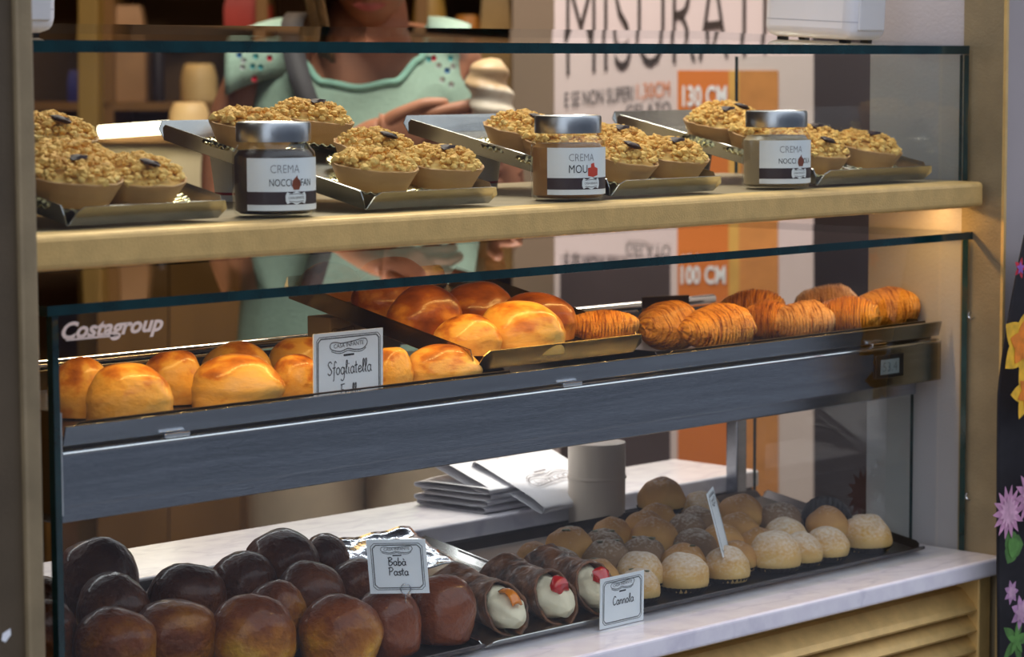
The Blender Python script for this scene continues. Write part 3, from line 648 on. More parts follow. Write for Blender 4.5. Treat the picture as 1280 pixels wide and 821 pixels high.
# ================================================================== LOWER LEVEL TRAYS
SLB = .16; TB = math.atan(SLB); ZT, YT = .8188, 1.700
for x, w, m, l, d in ((1.232, .462, DARKST, 'dark tilted tray heaped with brown syrup babas', .27), (1.702, .170, TRAYST, 'shiny steel tray holding three cannoli', .27), (1.884, .497, DARKST, 'dark tilted tray of sugar dusted buns', .225)):
    flat_tray('display_tray', w, d, .0075, m, l, (x, YT, ZT), TB)
def ztray(y): return ZT+(y-YT)*SLB+.001
# babas
BM = {'d': bank('baba', [BABA], (1, 2, 3, 4)), 'l': bank('baba', [BABAL], (5, 6, 7)), 'r': bank('baba', [BABAR], (8, 9))}
plb = (Vector((0, YT, ZT+.031)), Vector((0, -SLB, 1)).normalized())
BB = [(117, 722, 106, 'd', .018, 'dark rough baba at the back beside the left pillar, its crest glistening'), (70, 752, 70, 'd', .004, 'dark baba half hidden by the left pillar behind the others'),
 (133, 757, 98, 'd', .006, 'dark smooth baba in front of the glistening one'), (72, 795, 86, 'd', 0, 'dark baba at the front half hidden by the left pillar'),
 (128, 803, 112, 'l', 0, 'shiny amber brown baba at the front nearest the left pillar'), (232, 746, 106, 'd', .004, 'dark flat-topped baba in the middle of the left heap'),
 (205, 787, 112, 'l', 0, 'amber baba with one pale flank beside the shiny front one'), (303, 731, 92, 'd', .004, 'low dark baba behind the tall amber one'),
 (318, 789, 114, 'l', .004, 'tall amber yellow baba with a pale band at the front'), (368, 698, 102, 'd', .012, 'dark peaked baba topping the rear of the heap'),
 (434, 694, 70, 'd', .004, 'small dark baba at the back right of the peaked one'), (440, 726, 76, 'd', .006, 'dark baba directly behind the printed card'),
 (382, 750, 92, 'd', .004, 'dark baba with a frosted patch below the peaked one'), (384, 772, 84, 'l', 0, 'amber baba squeezed behind the two front ones'),
 (437, 787, 112, 'l', 0, 'red amber baba with flaked glaze at the front'), (508, 780, 90, 'r', 0, 'red brown baba holding the wire clip of the printed card'), (566, 767, 90, 'r', 0, 'smooth red brown baba next to the cannoli')]
pb = []
for px, py, w, kind, lift, l in BB:
    q = at(px, py, pl=(plb[0]+Vector((0, 0, lift)), plb[1])); pb.append([q.x, q.y])
relax(pb, .064, lambda p: (1.262, 1.672, 1.727, 1.945), 40)
BPOS = []
for k, ((x, y), (px, py, w, kind, lift, l)) in enumerate(zip(pb, BB)):
    z = ztray(y); p = Vector((x, y, z)); s = w*depth(p)/FPX*.96; h = .062+lift
    if kind == 'd' and w < 80: h = .058
    BPOS.append(p+Vector((0, 0, h)))
    put('baba', BM[kind][k % len(BM[kind])], p, s, s*.96, h, RND.random()*6.28, l, 'baba cake', 'brown syrup babas in the lower case', TB*.6)
# cannoli
def cannolo(px, py, top, label, dz=0):
    p = at(px, py, y=1.728); t = thing('cannolo', label, 'cannolo', (p.x, 1.722, ztray(1.722)+.0210+dz), -.12+RND.uniform(-.06, .06)); t.rotation_euler.x = .10
    mb = MB(); L = .098
    def fn(u, v):
        a = u*2*pi*1.06; k = 2*abs(v-.5); r = .0195+.0035*k**2; sl = .014*math.sin(a)
        y = L*v+(sl if v < .5 else -sl)*k; q = 1+.10*nz(Vector((math.cos(a)*2, math.sin(a)*2, v*6+px))) + .04*nz(Vector((math.cos(a)*8, math.sin(a)*8, v*26+px)))+.05*u
        return (r*q*math.cos(a), y, r*q*math.sin(a))
    mb.grid(fn, 48, 50, False).build('fried_shell', CANN, t, True, 0, .0022)
    mb = MB()
    def cr(u, v):
        a = u*2*pi; y = .034-.056*v
        r = .0178 if v < .40 else .0178*math.sqrt(max(0, 1-((v-.40)/.60)**2.0)); q = 1+.26*nz(Vector((math.cos(a)*1.6, math.sin(a)*1.6, v*4+px)))
        return (r*q*math.cos(a)*1.05, y, r*q*math.sin(a)-.006*v*v)
    mb.grid(cr, 32, 18, True).build('ricotta_filling', RICOTTA, t)
    mb = MB()
    if top == 'cherry':
        lump(mb, (0, 0, 0), .0092, px, 0, .9); c = mb.build('cherry', CHERRY, t); c.location = (-.003, -.007, .0150); c['label'] = 'glossy red candied cherry'
    else:
        c = MB().grid(lambda u, v: ((u-.5)*.011, (v-.5)*.024, .0025*math.sin(pi*u)-.02*(v-.5)**2), 8, 12).build('candied_peel', PEEL, t, True, 0, .0022); c.location = (-.002, -.008, .0165); c.rotation_euler.x = .35; c['label'] = 'strip of candied orange peel'
cannolo(628, 773, 'peel', 'cannolo topped with orange peel beside the red brown baba')
cannolo(690, 768, 'cherry', 'cannolo with a red cherry between the peel-topped one and the card side one')
cannolo(741, 748, 'cherry', 'cannolo with a red cherry touching the card reading Cannola', .001)
# brown printed carton strip + clear film in the cannoli tray
ct = thing('carton_divider', 'brown printed carton strip standing behind the cannoli tray edge', 'carton', (1.697, 1.815, .8400), -.95+pi/2+.35)
MB().box(-.075, .085, -.001, .001, 0, .034).build('carton', mat('brown_carton', (.20, .10, .045), .5, 0, .15, 30), ct, False)
mb = MB(); script(mb, 'Pasta', -.02, .016, .006, .0009, lambda u, v: Vector((u, -.0013, v))); mb.build('script_print', mat('carton_print', (.07, .03, .015), .6), ct, False)
fm = MB().grid(lambda u, v: (u*.115, v*.075, .004*nz(Vector((u*4, v*4, 2)))+.012*v*v), 24, 18).build('plastic_sheet', mat('foil_card', (.62, .66, .70), .12, 1, .1, 30, .0015, 60), None, True, 0, .0006)
fm.location = (1.722, 1.872, .8580); fm.rotation_euler = (.22, 0, 0); tag(fm, 'creased shiny silver sheet lying behind the cannoli', 'foil sheet')
# buns
BU = {'p': bank('bun', [BUNP], (1, 2, 3)), 'd': bank('bun', [BUND], (4, 5, 6)), 'g': bank('bun', [BUNG], (7, 8))}
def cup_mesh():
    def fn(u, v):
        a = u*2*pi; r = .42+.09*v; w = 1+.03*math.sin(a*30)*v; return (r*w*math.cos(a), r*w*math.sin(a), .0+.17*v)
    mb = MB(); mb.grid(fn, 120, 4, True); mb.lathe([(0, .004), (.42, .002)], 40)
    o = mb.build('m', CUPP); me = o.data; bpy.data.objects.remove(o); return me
CUPM = cup_mesh()
BL = ['tan bun propped highest at the back of the bun tray beside the cream tub', 'plain tan bun directly in front of the highest one by the tub', 'flat sugar streaked bun at the back between the highest bun and the post',
 'plain tan bun second in front of the highest one by the tub', 'floured grey brown bun in front of the flat sugar streaked one', 'floured grey brown bun between two tan ones in the middle of the tray',
 'plain tan bun at the back directly behind the edge-on card', 'plain tan bun just behind the edge-on card, before the rear one', 'orange tan bun touching the edge-on card', 'wide plain tan bun in the middle row with black cup gaps beside it',
 'plain tan bun at the back corner by the silver tray rim', 'floured grey brown bun in the middle row with a black cup gap at its side', 'grey brown bun with a pistachio slit behind the pale sugared front ones', 'tan bun with a pistachio slit behind the big pale front bun',
 'plain tan bun half hidden behind the bun that holds the edge-on card', 'pale sugared bun between the Cannola card and the pistachio slit buns', 'big pale sugared bun at the front beside the Cannola card', 'sugared pale bun with an edge-on card stuck in its top',
 'dark grey brown bun with a pistachio slit behind the Cannola card', 'grey brown bun with a pistachio slit near the silver tray rim', 'tan bun with a pistachio slit just behind the Cannola card', 'reddish grey bun at the back near the upright cup',
 'tan bun leaning in a tall upright dark paper cup near the side glass', 'sugared bun in front of the reddish grey one', 'largest sugar dusted bun at the end of the tray by the side glass', 'sugared bun beside the largest one at the side glass end',
 'pale sugared bun between two thickly sugared front ones', 'oval thickly sugared bun at the front next to the carded one', 'smooth grey bun right behind the cherry topped cannoli', 'orange tan bun with a pistachio slit behind the smooth grey one',
 'small pale bun with a pistachio slit peeping past the Cannola card', 'orange tan bun squeezed behind the oval sugared one', 'small tan bun at the corner nearest the creased silver sheet']
BN = [(829,620,60,'p',0,.012),(826,643,52,'p',0,0),(873,634,54,'d',0,.004),(813,652,56,'p',0,0),(871,646,54,'g',0,0),(869,659,56,'g',0,0),(925,640,60,'p',0,.006),(931,660,56,'p',0,0),
 (908,670,58,'p',0,0),(815,668,66,'p',0,0),(772,662,50,'p',0,.004),(869,679,60,'g',0,0),(809,687,58,'g',1,0),(861,697,60,'p',1,0),(920,686,52,'p',0,0),(812,709,62,'d',0,0),
 (872,727,66,'d',0,0),(924,711,60,'d',0,0),(762,695,62,'g',1,0),(756,674,54,'g',1,0),(755,718,64,'p',1,0),(979,650,58,'g',0,.004),(1039,653,54,'p',0,.012),(990,664,58,'d',0,0),
 (1086,668,64,'d',0,0),(1049,681,58,'d',0,0),(1020,691,56,'d',0,0),(974,691,68,'d',0,0),(703,706,66,'g',0,0),(719,682,62,'p',1,.002),(824,733,54,'d',1,0),(958,672,52,'p',0,0),(690,683,44,'p',0,0)]
plu = (Vector((0, YT, ZT+.022)), Vector((0, -SLB, 1)).normalized())
pn = []
for px, py, w, kd, lf, lift in BN:
    q = at(px, py, pl=(plu[0]+Vector((0, 0, lift)), plu[1])); pn.append([q.x, q.y])
relax(pn, .044, lambda p: (1.905, 2.360, 1.726, 1.915), 60)
BUNPOS = []
for k, ((x, y), (px, py, w, kd, lf, lift)) in enumerate(zip(pn, BN)):
    z = ztray(y)+lift; p = Vector((x, y, z)); s = w*depth(p)/FPX; h = s*.70
    lab = BL[k]
    if 0: lab = 'tan bun propped highest at the back of the bun tray beside the cream tub'
    t = thing('cream_bun', lab, 'bun', p, RND.random()*6.28, 'buns on the lower tray'); t.scale = (s, s, h)
    BUNPOS.append(p+Vector((0, 0, h)))
    me = BU[kd][k % len(BU[kd])]
    o = bpy.data.objects.new('bun', me); COL.objects.link(o); o.parent = t; o.location.z = .03
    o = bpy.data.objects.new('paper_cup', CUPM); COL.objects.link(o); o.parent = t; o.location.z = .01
    if k == 22:
        bpy.data.objects.remove(o); t.rotation_euler.z = 0; ab = math.atan2(FH.y, FH.x)
        def cw(u, v):
            a = ab+(u-.5)*3.3; r = (.50+.10*v)*(1+.03*math.sin(a*30)*v); return (r*math.cos(a), r*math.sin(a), .02+v*(1.18*math.cos((u-.5)*2.6)+.05))
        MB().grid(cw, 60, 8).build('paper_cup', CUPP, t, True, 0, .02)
    if lf:
        mb = MB()
        for q in range(4): lump(mb, (-.18+.12*q, .03*math.sin(q*2), 0), .09, k*5+q, 0, .35)
        o = mb.build('pistachio_slit', LEAFY, t); o.location = (.02, -.03, .985)
# cream tub behind the bun tray
p = at(746, 610, y=1.957); tb = thing('cream_tub', 'tall cream plastic tub with a seam ring behind the bun tray', 'tub', (p.x, 1.957, ZM+.0003))
TUBM = mat('cream_plastic', (.56, .47, .38), .35, 0, .03, 20)
MB().lathe([(0, .001), (.0300, 0), (.0305, .002), (.0318, .085), (.0318, .125), (0, .125)], 40).build('tub_body', TUBM, tb)
MB().lathe([(.0318, .0850), (.0328, .0855), (.0330, .087), (.0322, .0885), (.0318, .0885)], 40).build('seam_ring', TUBM, tb)
# napkins
NAPM = mat('white_napkin', (.80, .79, .82), .8, 0, .04, 40, .0006, 90); NINK = mat('grey_brown_print', (.20, .17, .18), .7)
NL = ['lowest white paper napkin of the stack on the marble ledge', 'second lowest white napkin of the stack on the ledge', 'middle white napkin of the stack on the ledge', 'white napkin just under the two printed ones on the ledge',
      'folded white napkin with grey badge print overhanging the ledge edge', 'topmost folded white napkin with grey badge print']
for k, (dx, dy, dz, rz, tx) in enumerate(((0, .0, 0, .02, 0), (-.004, .002, .0072, .10, 0), (.004, -.003, .0144, .04, 0), (-.006, .0, .0216, .13, 0), (.034, -.040, .0180, .16, -.42), (.0, .004, .0330, .10, -.34))):
    p0 = at(618, 618, y=2.056); t = thing('paper_napkin', NL[k], 'napkin', (p0.x+dx, 2.056+dy, .8703+dz), rz, 'napkins stacked on the ledge'); t.rotation_euler.x = -tx
    L, D, H = .140, .105, (.0075 if k < 4 else .011)
    def fn(u, v, L=L, D=D, H=H, k=k):
        x = (u-.5)*L; a = v*2*pi; c = math.cos(a); s2 = math.sin(a)
        y = D/2*(abs(c)**.35)*(1 if c > 0 else -1); z = H/2+H/2*(abs(s2)**.5)*(1 if s2 > 0 else -1)
        return (x, y, z+.0012*nz(Vector((x*30, y*30, k)))+(.003*abs(u-.5)*2 if k > 3 else 0))
    mb = MB(); mb.grid(fn, 24, 33); n = len(mb.v)
    mb.build('folded_sheet', NAPM, t)
    if k > 3:
        mb = MB(); f = lambda u, v: Vector((-u, -v-.006, H+.0032+.0012*abs(u)/.07))
        logo(mb, 0, 0, .085, f, lw=.0013); mb.build('badge_print', NINK, t, False)

# ================================================================== PRICE CARDS
def card(name, label, org, xa, ya, w, h, lines, logo_y, border=.0035, lw=.0006):
    """upright printed card; org lower left corner, xa/ya unit vectors"""
    t = thing(name, label, 'sign', org); nrm_ = xa.cross(ya)
    MB().add([xa*a+ya*b+nrm_*c for c in (0, -.0009) for a, b in ((0, 0), (w, 0), (w, h), (0, h))], [(0,1,2,3),(7,6,5,4),(0,4,5,1),(1,5,6,2),(2,6,7,3),(3,7,4,0)]).build('card', PAPER, t, False)
    f = lambda u, v: xa*u+ya*v+nrm_*.0003
    mb = MB()
    for b, k in ((border, lw), (border+.0016, lw*1.6)):
        c = .003; P = [(b, b+c), (b, h-b-c), (b+c, h-b), (w-b-c, h-b), (w-b, h-b-c), (w-b, b+c), (w-b-c, b), (b+c, b), (b, b+c)]
        for i in range(8): ribbon(mb, [P[i], P[i+1]], k, f)
    mb.build('border_print', INK, t, False)
    mb = MB(); logo(mb, w/2, logo_y, w*.54, f); mb.build('badge_print', INK, t, False)
    mb = MB()
    for s, x, y, xh, wd in lines: script(mb, s, x, y, xh, .0009, f, wd)
    mb.build('handwriting', INK, t, False); return t
p = at(392, 495, y=1.7085)
card('name_card', 'white card handwritten Sfogliatella Frolla standing behind the steel rim', Vector((p.x, 1.7085, 1.0555)), Vector((1, 0, 0)), Vector((.035, .03, 1)).normalized(), .0815, .0675,
     [('Sfogliatella', .016, .0305, .0058, .052), ('Frolla', .031, .0105, .0056, .024)], .0545)
p = at(749, 784, y=1.6845)
card('name_card', 'white card handwritten Cannola leaning inside the front glass', Vector((p.x, 1.6835, .8160)), Vector((1, .02, 0)).normalized(), Vector((.02, .0, 1)).normalized(), .0640, .0490, [('Cannola', .018, .021, .0042, .031)], .0395, .0035, .0005)
xa = (RH*1.0+FH*.05).normalized(); xa = (xa-UP*.0).normalized()
pc = at(463, 742, pl=(CAM+FH*2.335, FH)); ya = (UP*1-RH*.075).normalized()
card('name_card', 'white card printed Babà Pasta in a wire clip above the babas', pc, xa, ya, .0530, .0490, [('Babà', .0180, .0255, .0036, .0165), ('Pasta', .0180, .0165, .0036, .0180)], .0395, .0035, .0005)
cl = thing('card_clip', 'bent wire clip stuck in the red brown baba holding the printed card', 'clip', pc+xa*.0315)
MB().tube([RH*(.0045*math.sin(a))+UP*(.0045-.0045*math.cos(a))-FH*.0018 for a in [i*2*pi/20 for i in range(21)]]+[FH*.003-UP*.018], .0005, 6).build('wire', STEEL, cl)
# edge-on card stuck in the sugared bun
a = at(925, 694, y=1.755); xe = (FH*.97+RH*.20).normalized(); ye = (UP-RH*.26).normalized()
k = BUNPOS[17]
card('name_card', 'white card seen edge-on stuck in a sugared bun', k+Vector((0, 0, -.006))-xe*.024, xe, ye, .050, .068, [('Frolla', .012, .03, .004, .02)][:0] or [('Babà', .018, .028, .0036, .0165)][:0], .056)
bpy.context.view_layer.update()

# ================================================================== FLORAL CLOTH BESIDE THE PILLAR
fc = thing('floral_cloth', 'black cloth printed with yellow and pink flowers hanging beside the gold pillar', 'cloth', (0, 0, 0))
FY = 1.590
def fcl(u, v):
    z = .55+.62*v; x = 2.381+.25*u+(.045*max(0, (v-.72)/.28)**1.3)*(1-u*.3); return (x, FY+.010*math.sin(u*9+v*2)+.02*u*0, z)
MB().grid(fcl, 40, 60).build('cloth', mat('black_cloth', (.008, .007, .010), .8, 0, .3, 80), fc, True, 0, .0015)
def flower(px, py, r, n, cols, nm, wid=.45):
    p = at(px, py, y=FY-.013); t = MB(); 
    for ring, (rr, off) in enumerate(((1, 0), (.62, .3))):
        for i in range(n):
            a = 2*pi*i/n+off; P = []
            for q in range(9):
                s = q/8; P.append((s*rr*r, math.sin(pi*s**.8)*wid*rr*r*.5))
            P += [(x, -y) for x, y in P[-2:0:-1]]
            t.add([(p.x+x*math.cos(a)-y*math.sin(a), p.y-.0006*ring-.0001*i, p.z+x*math.sin(a)+y*math.cos(a)) for x, y in P], [tuple(range(len(P)))], ring)
    t.keep = 1
    o = t.build(nm, [mat(nm+'_a', cols[0], .7, 0, .25, 90), mat(nm+'_b', cols[1], .7, 0, .25, 90)], fc, False)
flower(1278, 430, .040, 5, ((.75, .42, .02), (.70, .20, .01)), 'yellow_flower', .75)
flower(1284, 490, .032, 6, ((.75, .45, .03), (.55, .12, .01)), 'yellow_flower', .6)
flower(1260, 640, .030, 14, ((.50, .24, .38), (.60, .34, .46)), 'pink_flower', .30)
flower(1288, 620, .032, 14, ((.55, .28, .38), (.62, .36, .46)), 'pink_flower', .30)
flower(1264, 740, .014, 7, ((.42, .22, .38), (.5, .3, .42)), 'mauve_flower', .5)
flower(1276, 765, .020, 7, ((.45, .20, .32), (.45, .02, .04)), 'mauve_flower', .5)
flower(1266, 683, .020, 3, ((.06, .16, .03), (.08, .22, .04)), 'green_leaf', 1.2)
flower(1270, 800, .030, 5, ((.05, .10, .07), (.08, .14, .10)), 'green_leaf', .4)
flower(1275, 335, .012, 5, ((.5, .02, .04), (.25, .1, .4)), 'red_flower', .5)

# ================================================================== BANNER
ZB = 4.27; BN0 = CAM+FH*ZB
bl = thing('height_banner', 'white banner with black lettering and an orange height scale', 'banner')
def bp(px, py, off=0): return at(px, py, pl=(CAM+FH*(ZB-off), FH))
def brect(mb, x0, x1, y0, y1, off): mb.add([bp(x0, y1, off), bp(x1, y1, off), bp(x1, y0, off), bp(x0, y0, off)], [(0, 1, 2, 3)])
def slab(name, x0, x1, y0, y1, off, th, m, parent=None):
    c = [bp(x, y, off) for x, y in ((x0, y1), (x1, y1), (x1, y0), (x0, y0))]; mb = MB()
    mb.add([q+FH*t for t in (0, th) for q in c], [(0,1,2,3),(7,6,5,4),(0,4,5,1),(1,5,6,2),(2,6,7,3),(3,7,4,0)]); return mb.build(name, m, parent, False)
BWH = mat('banner_white', (.66, .56, .55), .6, 0, .04, 3); BOR = mat('banner_orange', (.60, .17, .025), .6, 0, .05, 5); BDK = mat('banner_dark', (.065, .045, .045), .5, 0, .2, 5)
slab('board', 693, 1017, -180, 1000, 0, .018, BWH, bl)
slab('orange_scale', 847, 973, 88, 960, .001, .001, BOR, bl)
slab('dark_print', 700, 838, 318, 960, .001, .001, BDK, bl)
slab('pane_reflection_tone', 924, 973, 88, 960, .0016, .001, mat('banner_orange_reflection', (.58, .24, .06), .6), bl)  # lighter tone of the side pane's reflection, painted onto the orange
slab('yellow_scale', 911, 924, 88, 960, .0016, .001, mat('banner_yellow', (.62, .36, .08), .6), bl)
def btext(name, s, x0, x1, yb, ht, tilt, m, bold=0):
    mb = MB(); o = bp(x0, yb, .003); k = ZB/FPX
    text_into(mb, s, lambda u, v: o+RH*u+UP*(v+u*tilt), width=(x1-x0)*k, height=ht*k, bold=bold); mb.build(name, m, bl, False)
btext('headline', 'MISURATI', 708, 956, 97, 132, .107, mat('brown_black_ink', (.035, .022, .018), .6), -.018)
btext('lettering', 'E SE NON SUPERI', 706, 791, 134, 19, .10, INK)
btext('lettering', '1,30CM', 796, 837, 124, 20, .09, BOR)
btext('lettering', 'GELATO', 782, 838, 148, 17, .09, INK)
btext('lettering', '130 CM', 853, 908, 132, 25, .0, PAPER, .03)
btext('lettering', '100 CM', 851, 907, 354, 22, .0, PAPER, .03)
DARKD = mat('dark_door', (.050, .038, .042), .35, 0, .25, 4)
def back_slab(name, x0, x1, y0, y1, Z, th, m, label=None, cat=None, parent=None):
    P = [at(x, y, pl=(CAM+FH*Z, FH)) for x, y in ((x0, y1), (x1, y1), (x1, y0), (x0, y0))]
    mb = MB(); mb.add([q+FH*t for t in (0, th) for q in P], [(0,1,2,3),(7,6,5,4),(0,4,5,1),(1,5,6,2),(2,6,7,3),(3,7,4,0)])
    o = mb.build(name, m, parent, False, .003 if not parent else 0)
    if label: tag(o, label, cat)
    return o
d1 = struct(back_slab('door_1', 1010, 1140, -500, 1560, 4.75, .05, DARKD))
struct(back_slab('wall_panel', 640, 700, -500, 1560, 4.70, .06, mat('taupe_column', (.26, .19, .13), .6, 0, .08, 4)))
back_slab('white_handle', 942, 952, 560, 566, 4.2, .01, WHITEP, None, None, None)
bpy.data.objects.remove(bpy.data.objects['white_handle'])

# ================================================================== SHOP INTERIOR (left background)
OCH = mat('ochre_post', (.24, .145, .03), .5, 0, .15, 4); WOOD = mat('warm_wood', (.19, .095, .024), .5, 0, .25, 6, stretch=(1, 1, .2))
struct(back_slab('trim_1', 97, 122, -500, 1500, 4.9, .08, OCH))
CREAM = mat('cream_front', (.62, .52, .33), .5, 0, .06, 4)
cb = thing('service_cabinet', 'pale cream service cabinet with light tube along its top', 'cabinet')
back_slab('body', 122, 300, 176, 300, 4.55, .35, CREAM, None, None, cb)
back_slab('lower_door', 122, 210, 300, 1500, 4.55, .35, WOOD, None, None, cb)
back_slab('lower_door', 212, 300, 300, 1500, 4.55, .35, WOOD, None, None, cb)
back_slab('top_board', 118, 304, 168, 178, 4.53, .40, WOOD, None, None, cb)
back_slab('plinth_board', 122, 300, 262, 290, 4.54, .01, WOOD, None, None, cb)
a, b = at(124, 165, pl=(CAM+FH*4.5, FH)), at(212, 159, pl=(CAM+FH*4.5, FH))
tag(MB().tube([a, b], .0095, 12).build('light_tube', mat('lit_tube', (1, .95, .8), .4, emit=((1, .88, .62), 9))), 'glowing fluorescent tube lying above the cream cabinet', 'lamp')
sw = thing('wood_shelving', 'warm wooden shelving against the rear of the shop', 'shelving')
for x in (-60, 128, 320, 520, 660): back_slab('upright', x, x+14, -500, 1500, 5.35, .30, WOOD, None, None, sw)
for y in (-260, -60, 128, 330, 600): back_slab('shelf_board', -60, 674, y, y+10, 5.35, .30, WOOD, None, None, sw)
back_slab('back_board', -60, 674, -500, 1500, 5.62, .02, BROWNW, None, None, sw)
def prop(name, x0, x1, y0, y1, Z, col, label, cat, r=.3):
    k = at((x0+x1)/2, y1, pl=(CAM+FH*Z, FH)); s = Z/FPX; w = (x1-x0)*s; h = (y1-y0)*s
    t = MB(); hw, hd = w/2, min(w/2, .07)
    t.lathe([(0, 0), (.92, 0), (1, .03), (1, .62), (.9, .82), (.78, .97), (.70, 1), (0, .99)], 4 if r < .5 else 28, mtx=Matrix.Translation(k) @ Matrix.Rotation(-YAW, 4, 'Z') @ Matrix.Diagonal((hw*1.35 if r < .5 else hw, hd*1.35 if r < .5 else hw, h, 1)) @ Matrix.Rotation(pi/4, 4, 'Z'))
    return tag(t.build(name, mat('prop_'+label[:14], col, .5, 0, .2, 10)), label, cat)
for a in [('paper_bag', 137, 186, 8, 128, 5.42, (.36, .20, .09), 'tall brown paper bag on the wooden shelving by the ochre post', 'bag'),
          ('jar_box', 86, 108, 88, 128, 5.40, (.03, .03, .16), 'small dark blue box beside the ochre post', 'box'),
          ('bread_bag', 226, 272, 80, 128, 5.40, (.55, .40, .18), 'bulging pale bag on the wooden shelf behind the cream cabinet', 'bag', .8),
          ('dark_bottle', 190, 206, 60, 128, 5.42, (.02, .015, .02), 'dark bottle between the brown bag and the pale bag', 'bottle', .8),
          ('gift_box', 282, 340, -10, 40, 5.42, (.40, .03, .015), 'red gift box on the shelf behind the person', 'box'),
          ('tin_box', 205, 268, -54, -2, 5.42, (.10, .03, .012), 'dark red tin on the upper wooden shelf', 'tin', .8),
          ('gold_tin', 515, 560, -10, 128, 5.42, (.45, .26, .05), 'tall golden tin on the shelf right of the person', 'tin', .8),
          ('amber_jar', 566, 604, 20, 128, 5.42, (.50, .20, .03), 'amber jar beside the tall golden tin', 'jar', .8),
          ('gold_box', 600, 640, -20, 128, 5.42, (.35, .22, .07), 'ochre box beside the taupe column', 'box'),
          ('bread_loaf', 212, 262, 128, 168, 4.62, (.60, .42, .20), 'pale loaf bag lying on the cream cabinet', 'bag', .8),
          ('wood_crate', 60, 110, 606, 716, 5.30, (.26, .14, .04), 'wooden crate low on the shelving by the ochre post', 'crate')]: prop(*a)

# ================================================================== PERSON AND ICE CREAM
PZ = 3.95; PP = at(456, 400, pl=(CAM+FH*PZ, FH)); ps = thing('person', 'person in a mint sequinned tank top and pale trousers eating ice cream', 'person', (PP.x, PP.y, 0), -YAW)
def ppx(px, py, y=0): return Vector(((px-456)*PZ/FPX, y, 1.35+(86-py)*PZ/FPX))
SKIN = mat('tanned_skin', (.36, .150, .078), .5, 0, .10, 30)
MINT = mat('mint_knit', (.31, .46, .37), .85, 0, .06, 120, .0012, 300); TROU = mat('cream_trousers', (.62, .52, .38), .8, 0, .05, 40)
def skinned(name, chains, m, parent, sub=2):
    vs, es, rs = [], [], []; idx = {}
    for ch in chains:
        prev = None
        for p, r in ch:
            key = tuple(round(c, 4) for c in p)
            if key not in idx: idx[key] = len(vs); vs.append(p); rs.append(r if isinstance(r, tuple) else (r, r))
            if prev is not None: es.append((prev, idx[key]))
            prev = idx[key]
    me = bpy.data.meshes.new(name); me.from_pydata(vs, es, []); me.materials.append(m)
    o = bpy.data.objects.new(name, me); COL.objects.link(o); o.parent = parent
    k = o.modifiers.new('skin', 'SKIN'); k.use_smooth_shade = True
    for d, r in zip(me.skin_vertices[0].data, rs): d.radius = r
    me.skin_vertices[0].data[0].use_root = True
    k = o.modifiers.new('sub', 'SUBSURF'); k.levels = sub; k.render_levels = sub; return o
S1, S2 = (-.150, .01, 1.365), (.138, .03, 1.355)
W1 = tuple(ppx(478, 163, -.205)); W2 = (.205, -.235, 1.155)
pelvis = (0, 0, .93)
body = [[(pelvis, (.145, .10)), ((0, 0, 1.08), (.135, .095)), ((0, .005, 1.22), (.140, .098)), ((0, .01, 1.33), (.115, .080)), ((.005, -.015, 1.405), (.055, .058)), ((.015, -.05, 1.455), (.052, .055))],
        [((0, .01, 1.33), (.115, .080)), (S1, .055), ((-.200, .0, 1.24), .045), ((-.205, -.03, 1.095), .040), ((-.09, -.125, 1.175), .037), (W1, .026)],
        [((0, .01, 1.33), (.115, .080)), (S2, .055), ((.170, .05, 1.24), .043), ((.185, .05, 1.095), .040), ((.205, -.10, 1.110), .036), (W2, .026)]]
for s in (-1, 1):
    body.append([(pelvis, (.145, .10)), ((s*.085, 0, .84), .085), ((s*.090, 0, .48), .058), ((s*.092, .01, .10), .040), ((s*.095, -.10, .035), .035)])
w = Vector(W1); palm = w+Vector((.055, -.012, .010)); h1 = [(W1, .026), (tuple(palm), (.020, .030))]; body.append(h1)
for i, (dy, dz, l, c) in enumerate(((-.012, .020, .085, -.05), (-.010, .004, .080, -.10), (-.006, -.012, .045, -.5), (.0, -.026, .036, -.55))):
    a = palm+Vector((.028, dy, dz)); b = a+Vector((l*.5, -.004, l*.10)); e = b+Vector((l*.45, .006, l*(.14 if i < 2 else -.25)))
    body.append([(tuple(palm), (.020, .030)), (tuple(a), .0105), (tuple(b), .0095), (tuple(e), .0080)])
a = w+Vector((.030, -.020, .026)); body.append([(tuple(w+Vector((.012, -.006, .006))), .018), (tuple(a), .011), (tuple(a+Vector((.045, -.006, .018))), .0095), (tuple(a+Vector((.078, -.002, .018))), .0080)])
body[-1].insert(0, (W1, .026))
w2 = Vector(W2); palm2 = w2+Vector((.012, -.020, .045)); body.append([(W2, .026), (tuple(palm2), (.030, .018))])
CONE = ppx(616, 152, -.245)
for i in range(4):
    z = .030-.018*i; a = palm2+Vector((.012, -.006, z)); b = Vector((CONE.x+.026, CONE.y-.014, a.z)); e = Vector((CONE.x+.004, CONE.y-.028, a.z-.002))
    body.append([(tuple(palm2), (.030, .018)), (tuple(a), .0095), (tuple(b), .0090), (tuple(e), .0080)])
a = palm2+Vector((-.020, -.008, .020)); body.append([(tuple(palm2), (.030, .018)), (tuple(a), .011), (tuple(a+Vector((-.004, -.018, .022))), .009), (tuple(a+Vector((.008, -.030, .030))), .008)])
skinned('body', body, SKIN, ps)
